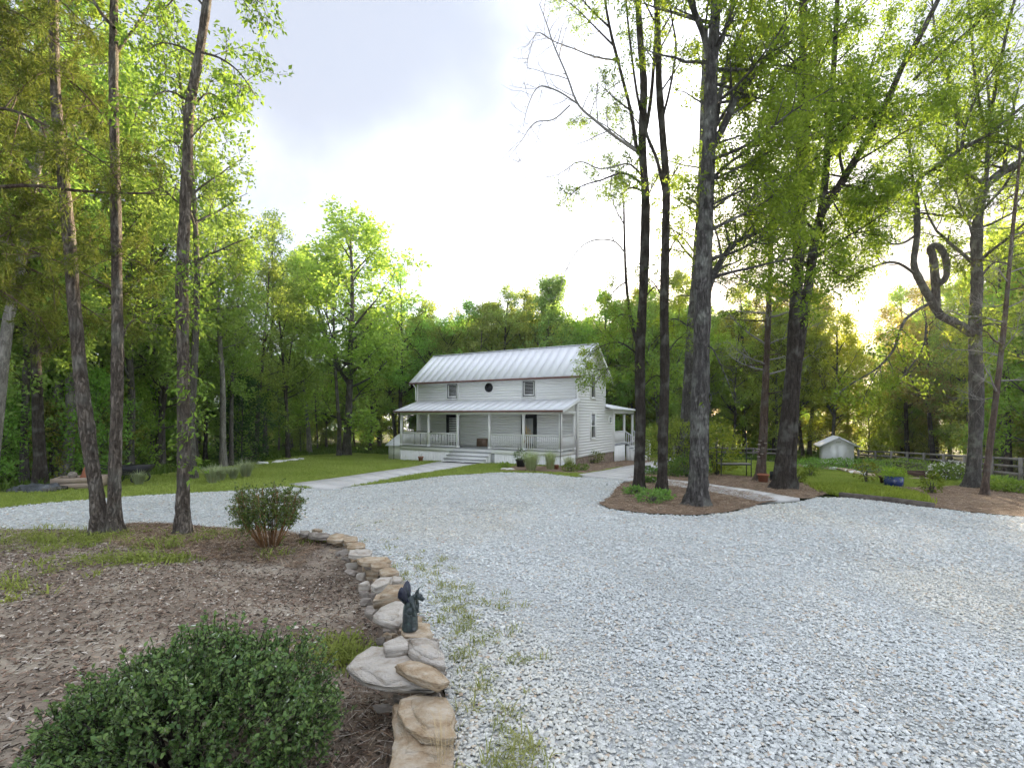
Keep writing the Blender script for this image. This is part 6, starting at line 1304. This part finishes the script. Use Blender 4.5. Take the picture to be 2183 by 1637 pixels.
# centre right: the two thin willow oaks, the big oak
front_tree('slender_oak', 'slender dark oak whose dead bare branches reach into the open sky', (1362, 1048),
    [([(1362, 1048), (1365, 900), (1364, 760), (1372, 600), (1376, 430), (1369, 310), (1372, 180), (1363, 60), (1356, -120), (1352, -320)], 0, 26, 12), ([(1366, 318), (1358, 320), (1345, 240), (1325, 160), (1300, 60), (1280, -60)], -.3, 11, 5), ([(1369, 310), (1385, 230), (1395, 120), (1400, 0), (1402, -120)], .4, 10, 5), ([(1365, 760), (1345, 680), (1335, 600), (1331, 500), (1330, 430)], .5, 9, 4)],
    [([(1356, 322), (1310, 290), (1270, 258), (1232, 222), (1208, 160), (1180, 95), (1165, 50), (1150, 10)], -.2, -1.2, 8, 1.2, 0, 16, 1.3), ([(1232, 222), (1190, 195), (1150, 185), (1128, 220), (1115, 270)], -.7, -.8, 4.5, 1, 0, 14, .9), ([(1215, 225), (1180, 255), (1140, 262), (1112, 300), (1085, 335)], -.7, -.6, 3.6, .8, 0, 12, .7), ([(1322, 130), (1270, 122), (1225, 105), (1180, 88), (1150, 70)], .2, -.6, 5, 1, 0, 13, 1.0), ([(1180, 88), (1145, 70), (1130, 110), (1122, 140)], -.3, 0, 2.2, .7, 0, 9, .6),
     ([(1330, 350), (1280, 360), (1235, 345), (1190, 372), (1140, 380)], -.3, -.8, 4, .8, 0, 13, .8), ([(1333, 540), (1310, 515), (1270, 512), (1235, 530), (1205, 580), (1190, 640)], 0, -.5, 4, .8, 0, 10, .6), ([(1310, 515), (1285, 480), (1250, 470), (1215, 490)], 0, .2, 2, .6, 0, 6, .4), ([(1335, 165), (1300, 190), (1255, 230), (1220, 260)], 0, -.5, 3, .8, 0, 10, .8),
     ([(1374, 395), (1330, 370), (1280, 385), (1235, 400), (1195, 440)], 0, -.6, 6, 1.2, 22, 13, .75), ([(1374, 380), (1340, 350), (1300, 360)], 0, .8, 6, 1.5, 26, 10, .8), ([(1374, 410), (1345, 400), (1320, 420)], 0, -1, 5, 1.5, 26, 8, .6), ([(1356, 318), (1320, 290), (1280, 262), (1230, 245)], 0, .5, 4, 1, 16, 12, .75), ([(1350, 240), (1310, 210), (1280, 180)], 0, -.8, 5, 1, 20, 8, .8), ([(1310, 100), (1270, 60), (1230, 20), (1190, -10)], 0, .3, 5, 1, 20, 12, .9), ([(1300, 60), (1250, 10), (1215, -40)], 0, -.8, 5, 1, 22, 9, .9),
     ([(1366, 800), (1330, 780), (1290, 790), (1262, 830)], 0, -.8, 5, 1, 24, 12, .8), ([(1366, 760), (1320, 730), (1275, 742), (1240, 770)], 0, .8, 5, 1, 24, 12, .85), ([(1368, 700), (1330, 670), (1300, 690)], 0, -1, 5, 1, 20, 9, .8), ([(1336, 600), (1310, 620), (1285, 660)], 0, .5, 4, 1, 14, 8, .6), ([(1331, 480), (1310, 440), (1300, 400)], 0, .3, 3, 1, 14, 8, .6), ([(1370, 640), (1400, 610), (1430, 630)], .2, .8, 4, 1, 14, 8, .6), ([(1366, 830), (1400, 800), (1425, 830)], .2, .6, 4, 1, 18, 8, .6), ([(1398, 120), (1430, 60), (1450, -20)], .3, .8, 5, 1.2, 18, 9, .9), ([(1376, 430), (1400, 380), (1425, 340)], .3, .6, 4, 1, 14, 8, .7)],
    'bark_dark', (.095, .28, 4, .36, .06), (1.5, 1.5, .95), 211, dens=1.25, auto=((0, 14, 20, 9, 2.6, .1, .9, 22, 7, 1.1, None),))
front_tree('slender_oak', 'second slender oak on the straw island, nearer the big oak', (1411, 1052),
    [([(1411, 1052), (1413, 950), (1417, 800), (1416, 650), (1419, 500), (1420, 390), (1412, 280), (1405, 180), (1402, 60), (1396, -120), (1392, -320)], 0, 24, 11), ([(1419, 420), (1400, 340), (1380, 290), (1358, 200), (1340, 60), (1330, -60)], .5, 9, 4), ([(1412, 255), (1430, 180), (1441, 100), (1432, 40), (1420, -40)], -.2, 6, 3)],
    [([(1418, 560), (1440, 510), (1470, 490), (1500, 490)], .2, .8, 4, 1, 12, 8, .7), ([(1416, 640), (1390, 600), (1360, 590)], .2, 1.2, 4, 1, 14, 8, .7), ([(1417, 760), (1450, 720), (1480, 730)], .4, 1.5, 4, 1, 18, 9, .8), ([(1406, 200), (1440, 150), (1470, 100)], 0, -.8, 5, 1, 20, 9, .9), ([(1402, 60), (1370, 0), (1330, -40)], 0, -.5, 5, 1, 22, 9, 1.0), ([(1402, 80), (1440, 20), (1480, -20)], 0, .6, 5, 1, 22, 9, 1.0), ([(1420, 400), (1450, 350), (1480, 330)], 0, .6, 4, 1, 16, 8, .8), ([(1380, 290), (1350, 250), (1320, 230)], .6, .8, 4, 1, 18, 9, .9), ([(1404, 150), (1380, 110), (1350, 90)], 0, .9, 4, 1, 20, 9, .9)],
    'bark_dark', (.095, .28, 4, .36, .06), (1.5, 1.5, .95), 212, dens=1.3, auto=((0, 14, 20, 8, 2.6, .1, .9, 22, 7, 1.1, None),))
front_tree('big_oak', 'biggest oak with thick lichened grey trunk at the front of the straw island', (1487, 1080),
    [([(1486, 1080), (1490, 1000), (1493, 850), (1497, 700), (1500, 560), (1507, 420), (1512, 300), (1516, 180), (1520, 110), (1526, 20), (1534, -100), (1540, -300)], 0, 47, 20)],
    [([(1518, 150), (1502, 80), (1478, 20), (1455, -50), (1440, -140)], 0, -.8, 17, 8, 22, 10, 1.3), ([(1520, 120), (1548, 60), (1570, -30), (1590, -130)], 0, .7, 14, 7, 22, 9, 1.3), ([(1512, 330), (1545, 265), (1575, 200), (1615, 150), (1650, 100), (1680, 60)], 0, 1.0, 19, 8, 20, 12, 1.2), ([(1512, 345), (1526, 260), (1540, 180), (1560, 110), (1590, 50), (1615, -20)], 0, 1.6, 15, 8, 20, 12, 1.3), ([(1506, 630), (1520, 590), (1545, 545), (1570, 515), (1610, 498), (1665, 465), (1720, 420)], 0, 2.0, 20, 5, 22, 12, 1.1),
     ([(1510, 395), (1540, 360), (1580, 330), (1620, 300), (1655, 265)], 0, .6, 10, 3, 18, 9, 1.0), ([(1505, 735), (1520, 745), (1535, 775), (1550, 810), (1568, 860)], -.1, -.4, 5, 1.2, 2, 6, .4), ([(1505, 830), (1516, 845), (1512, 870)], -.1, -.2, 3, 1, 1, 3, .2), ([(1508, 470), (1480, 430), (1462, 420)], 0, .6, 5, 1.5, 16, 8, .8), ([(1610, 498), (1600, 450), (1620, 420), (1660, 410)], 1.2, .6, 7, 2, 24, 10, 1.0), ([(1590, 505), (1630, 520), (1680, 500)], 1, .4, 5, 2, 24, 9, .9), ([(1650, 100), (1690, 130), (1720, 190)], 1, .4, 6, 2, 22, 9, 1.0), ([(1575, 200), (1600, 210), (1640, 230)], .6, .4, 6, 2, 22, 9, 1.0), ([(1540, 180), (1570, 170), (1600, 180)], 1.2, 1.5, 5, 2, 20, 8, .9)],
    'bark_oak', (.10, .40, 4, .46, .085), (1.6, 1.5, .8), 213, dens=1.45, auto=((0, 10.0, 14.5, 14, 3.2, .1, .8, 22, 8, 1.4, None), (0, 5.0, 10.0, 14, 2.8, .0, .6, 24, 8, 1.3, (-.9, 1.9))))
front_tree('leaning_oak', 'grey oak trunk rising out of the rounded shrub right behind the biggest oak', (1458, 1008),
    [([(1458, 1008), (1462, 900), (1468, 800), (1474, 700), (1482, 600), (1490, 480), (1496, 350), (1500, 200), (1504, 60)], 0, 26, 12)],
    [([(1484, 560), (1450, 520), (1430, 480)], 0, .8, 6, 2, 18, 9, 1.2), ([(1474, 700), (1440, 680), (1415, 690)], 0, .8, 5, 1.5, 22, 9, 1.1), ([(1480, 620), (1520, 600), (1560, 620)], 0, .8, 5, 1.5, 22, 9, 1.1)],
    'bark_oak', (.13, .42, 4, .45, .08), (1.6, 1.5, .7), 214, auto=((0, 7, 14, 10, 3.0, .1, .7, 18, 7, 1.2, None),))
cedar = front_tree('bare_cedar', 'reddish cedar with many thin half-bare branches and a fungus-ringed trunk', (1621, 1026),
    [([(1621, 1026), (1627, 930), (1632, 820), (1637, 700), (1641, 600), (1645, 500), (1648, 420)], 0, 23, 6)],
    [], 'bark_red', (.15, .16, 4, .5, .05), (.75, .8, .6), 215, 'needle', auto=((0, 3.0, 11.5, 26, 2.6, -.15, .55, 0, 9, .9, None), (0, 2.5, 11, 16, 2.4, -.2, .4, 16, 8, .8, None)))
fr = np.random.default_rng(4)
for i, (px, py) in enumerate(((1618, 948), (1616, 958), (1626, 955), (1614, 963), (1624, 968), (1617, 974), (1632, 945), (1620, 940))):
    p = at(px, py, cedar.location.y - .2) - cedar.location; m = MB(); m.lathe([(.0, -.03), (.05, -.012), (.075, .012), (.06, .03), (0, .04)], n=9); m.build('bracket_fungus', M['stone_grey'], cedar, p, smooth=True)
front_tree('double_oak', 'dark double-trunked oak with a long limb leaning right, beside the terracotta pot', (1667, 1043),
    [([(1664, 1043), (1672, 960), (1682, 860), (1690, 750), (1698, 620), (1704, 480), (1708, 330), (1711, 160), (1713, 0), (1714, -200)], 0, 36, 16), ([(1684, 1030), (1694, 850), (1706, 730), (1722, 620), (1738, 510), (1752, 455), (1790, 395), (1830, 330), (1862, 280), (1890, 220), (1925, 140), (1960, 80), (1985, 30), (2030, -60)], -.25, 26, 10)],
    [([(1744, 490), (1758, 400), (1766, 300), (1774, 200), (1781, 80), (1788, -60)], -.2, .4, 17, 9, 22, 12, 1.3), ([(1704, 480), (1722, 330), (1726, 200), (1728, 80)], .3, .6, 9, 5, 22, 10, 1.2), ([(1925, 140), (1980, 90), (2050, 50), (2130, 10)], -.2, .8, 6, 3, 18, 11, 1.2), ([(1950, 170), (1990, 130), (2060, 70), (2130, 10), (2180, -40)], -.6, 1.2, 8, 3, 18, 12, 1.2), ([(1862, 280), (1900, 250), (1960, 250), (2020, 270)], -.2, .6, 6, 2, 24, 11, 1.2), ([(1790, 395), (1830, 400), (1880, 420), (1930, 400)], -.2, .9, 7, 2, 24, 12, 1.2), ([(1800, 380), (1790, 320), (1810, 260), (1850, 190)], -.2, .5, 8, 3, 24, 12, 1.2), ([(1780, 80), (1810, 40), (1850, 0)], 0, .6, 6, 3, 20, 9, 1.2),
     ([(1704, 470), (1670, 430), (1640, 380), (1620, 330)], 0, 1, 7, 2, 22, 11, 1.2), ([(1708, 330), (1680, 280), (1650, 250)], 0, -1, 6, 2, 22, 9, 1.2), ([(1712, 150), (1680, 100), (1640, 60)], 0, .8, 6, 2, 22, 9, 1.2), ([(1766, 300), (1720, 260), (1680, 200)], 0, -1.0, 6, 2, 24, 9, 1.3), ([(1758, 400), (1800, 470), (1840, 520)], 0, -.6, 5, 1.5, 24, 10, 1.1), ([(1706, 560), (1750, 560), (1800, 590), (1850, 570)], 0, 1.2, 6, 2, 22, 11, 1.1), ([(1740, 500), (1700, 440), (1720, 380)], -.5, -.8, 6, 2, 26, 10, 1.1), ([(1698, 620), (1660, 600), (1620, 620)], 0, 1, 5, 1.5, 14, 8, .9), ([(1770, 250), (1800, 200), (1830, 140)], 0, .8, 6, 2, 24, 9, 1.2), ([(1708, 230), (1740, 170), (1760, 110)], 0, .8, 6, 2, 22, 9, 1.2), ([(1870, 265), (1850, 200), (1860, 130), (1890, 60)], 0, .8, 6, 2, 24, 11, 1.2)],
    'bark_dark', (.125, .40, 5, .52, .11), (1.45, 1.45, .8), 216, dens=1.35, auto=((0, 14, 19, 9, 3.2, .1, .9, 20, 7, 1.3, None), (0, 5.5, 14, 16, 3.4, -.1, .6, 24, 8, 1.4, None), (1, 7, 14, 12, 3.2, -.1, .6, 24, 8, 1.4, None)))
front_tree('gnarled_oak', 'old oak with a looping twisted limb and wide crown by the fence', (2072, 1040),
    [([(2072, 1040), (2079, 950), (2082, 850), (2080, 750), (2079, 690), (2083, 600), (2082, 520), (2088, 440), (2100, 400), (2130, 372), (2160, 355), (2200, 335)], 0, 39, 20), ([(2078, 715), (2040, 690), (2005, 672), (1985, 640), (1962, 600), (1948, 562), (1955, 500), (1953, 430), (1948, 400)], -.3, 27, 14), ([(1996, 655), (1994, 600), (1989, 550), (1984, 530), (1998, 524), (2014, 545), (2018, 585), (2004, 605), (1993, 600)], -.2, 23, 14)],
    [([(1950, 405), (1964, 378), (2000, 352), (2050, 318), (2110, 285), (2183, 225)], -.3, -.6, 12, 6, 22, 15, 1.5), ([(1948, 400), (1940, 340), (1939, 285)], -.3, .2, 7, 4, 16, 8, 1.2), ([(1948, 392), (1935, 390), (1926, 392)], -.3, 0, 9, 6, 1, 1, .2), ([(1985, 645), (1950, 665), (1925, 690), (1905, 745), (1870, 785), (1820, 815), (1770, 850)], -.4, -2.2, 8, 2, 12, 13, 1.0), ([(1975, 690), (1968, 740), (1935, 790), (1900, 830)], -.4, -1.6, 5, 1.5, 8, 9, .8), ([(1870, 790), (1850, 830), (1838, 860)], -2, -.3, 3, 1, 10, 6, .6), ([(1960, 590), (1910, 560), (1860, 570), (1800, 600), (1740, 640)], -.3, -1.2, 7, 2, 8, 11, 1.0), ([(1955, 500), (1920, 520), (1870, 520), (1830, 545), (1790, 590)], -.3, .6, 6, 2, 16, 12, 1.1), ([(2088, 440), (2060, 380), (2040, 310), (2045, 230)], 0, .9, 10, 4, 20, 11, 1.5), ([(2100, 410), (2105, 330), (2110, 240), (2100, 140)], 0, 1, 11, 4, 20, 12, 1.6), ([(2140, 365), (2150, 280), (2170, 190)], 0, .8, 9, 4, 20, 11, 1.6), ([(2108, 260), (2130, 150), (2150, 50), (2180, -60)], 1, -1.5, 9, 4, 22, 13, 1.8), ([(2043, 270), (2020, 170), (1995, 80), (1985, -20)], .9, -.8, 8, 3, 22, 12, 1.7), ([(2104, 300), (2080, 180), (2070, 60), (2060, -40)], 1, -2.0, 8, 3, 22, 12, 1.7), ([(2083, 600), (2120, 560), (2183, 540)], 0, .8, 6, 3, 20, 10, 1.4), ([(2082, 480), (2060, 470), (2030, 440), (2000, 400)], 0, .8, 7, 2, 18, 10, 1.3), ([(2050, 318), (2060, 260), (2090, 190), (2130, 130)], -.4, .6, 8, 3, 22, 12, 1.6), ([(1953, 440), (1900, 420), (1850, 440), (1810, 470)], -.3, .8, 6, 2, 22, 12, 1.3), ([(2079, 700), (2120, 690), (2160, 700), (2200, 680)], 0, .6, 5, 2, 14, 9, 1.1)],
    'bark_oak', (.145, .40, 5, .6, .12), (1.5, 1.45, .85), 217, dens=1.3, auto=((0, 7.5, 13.5, 14, 4.6, .2, .9, 26, 10, 1.7, None),))
front_tree('leaning_cedar', 'thin leaning trunk with bare twiggy branches just before the gnarled oak', (2098, 1056),
    [([(2098, 1056), (2110, 950), (2124, 840), (2140, 700), (2150, 590), (2160, 480), (2170, 380), (2176, 300)], 0, 19, 6)],
    [], 'bark_red', (.14, .2, 3, .5, .05), (.8, .85, .6), 218, 'needle', auto=((0, 2.0, 10, 18, 2.0, -.1, .6, 0, 7, .8, None), (0, 4, 11, 6, 2.0, -.1, .5, 14, 7, .8, None)))
#==HAZE==
# ------------------------------------------------------------------ thin evening haze in the air round the whole place
hm = bpy.data.materials.new('haze'); hm.use_nodes = True; ht = hm.node_tree; ht.nodes.clear(); ho = ht.nodes.new('ShaderNodeOutputMaterial'); hp = ht.nodes.new('ShaderNodeVolumePrincipled')
hp.inputs['Color'].default_value = (0.93, 0.95, 0.98, 1); hp.inputs['Density'].default_value = 0.0003; hp.inputs['Anisotropy'].default_value = 0.35; ht.links.new(hp.outputs[0], ho.inputs['Volume'])
hz = MB().box(-160, 190, -60, 220, -12, 34).build('haze', hm); hz['kind'] = 'stuff'
cy.volume_bounces = 1; cy.volume_step_rate = 5
print('objects', len(SC.objects), 'faces', sum(len(m.polygons) for m in bpy.data.meshes))
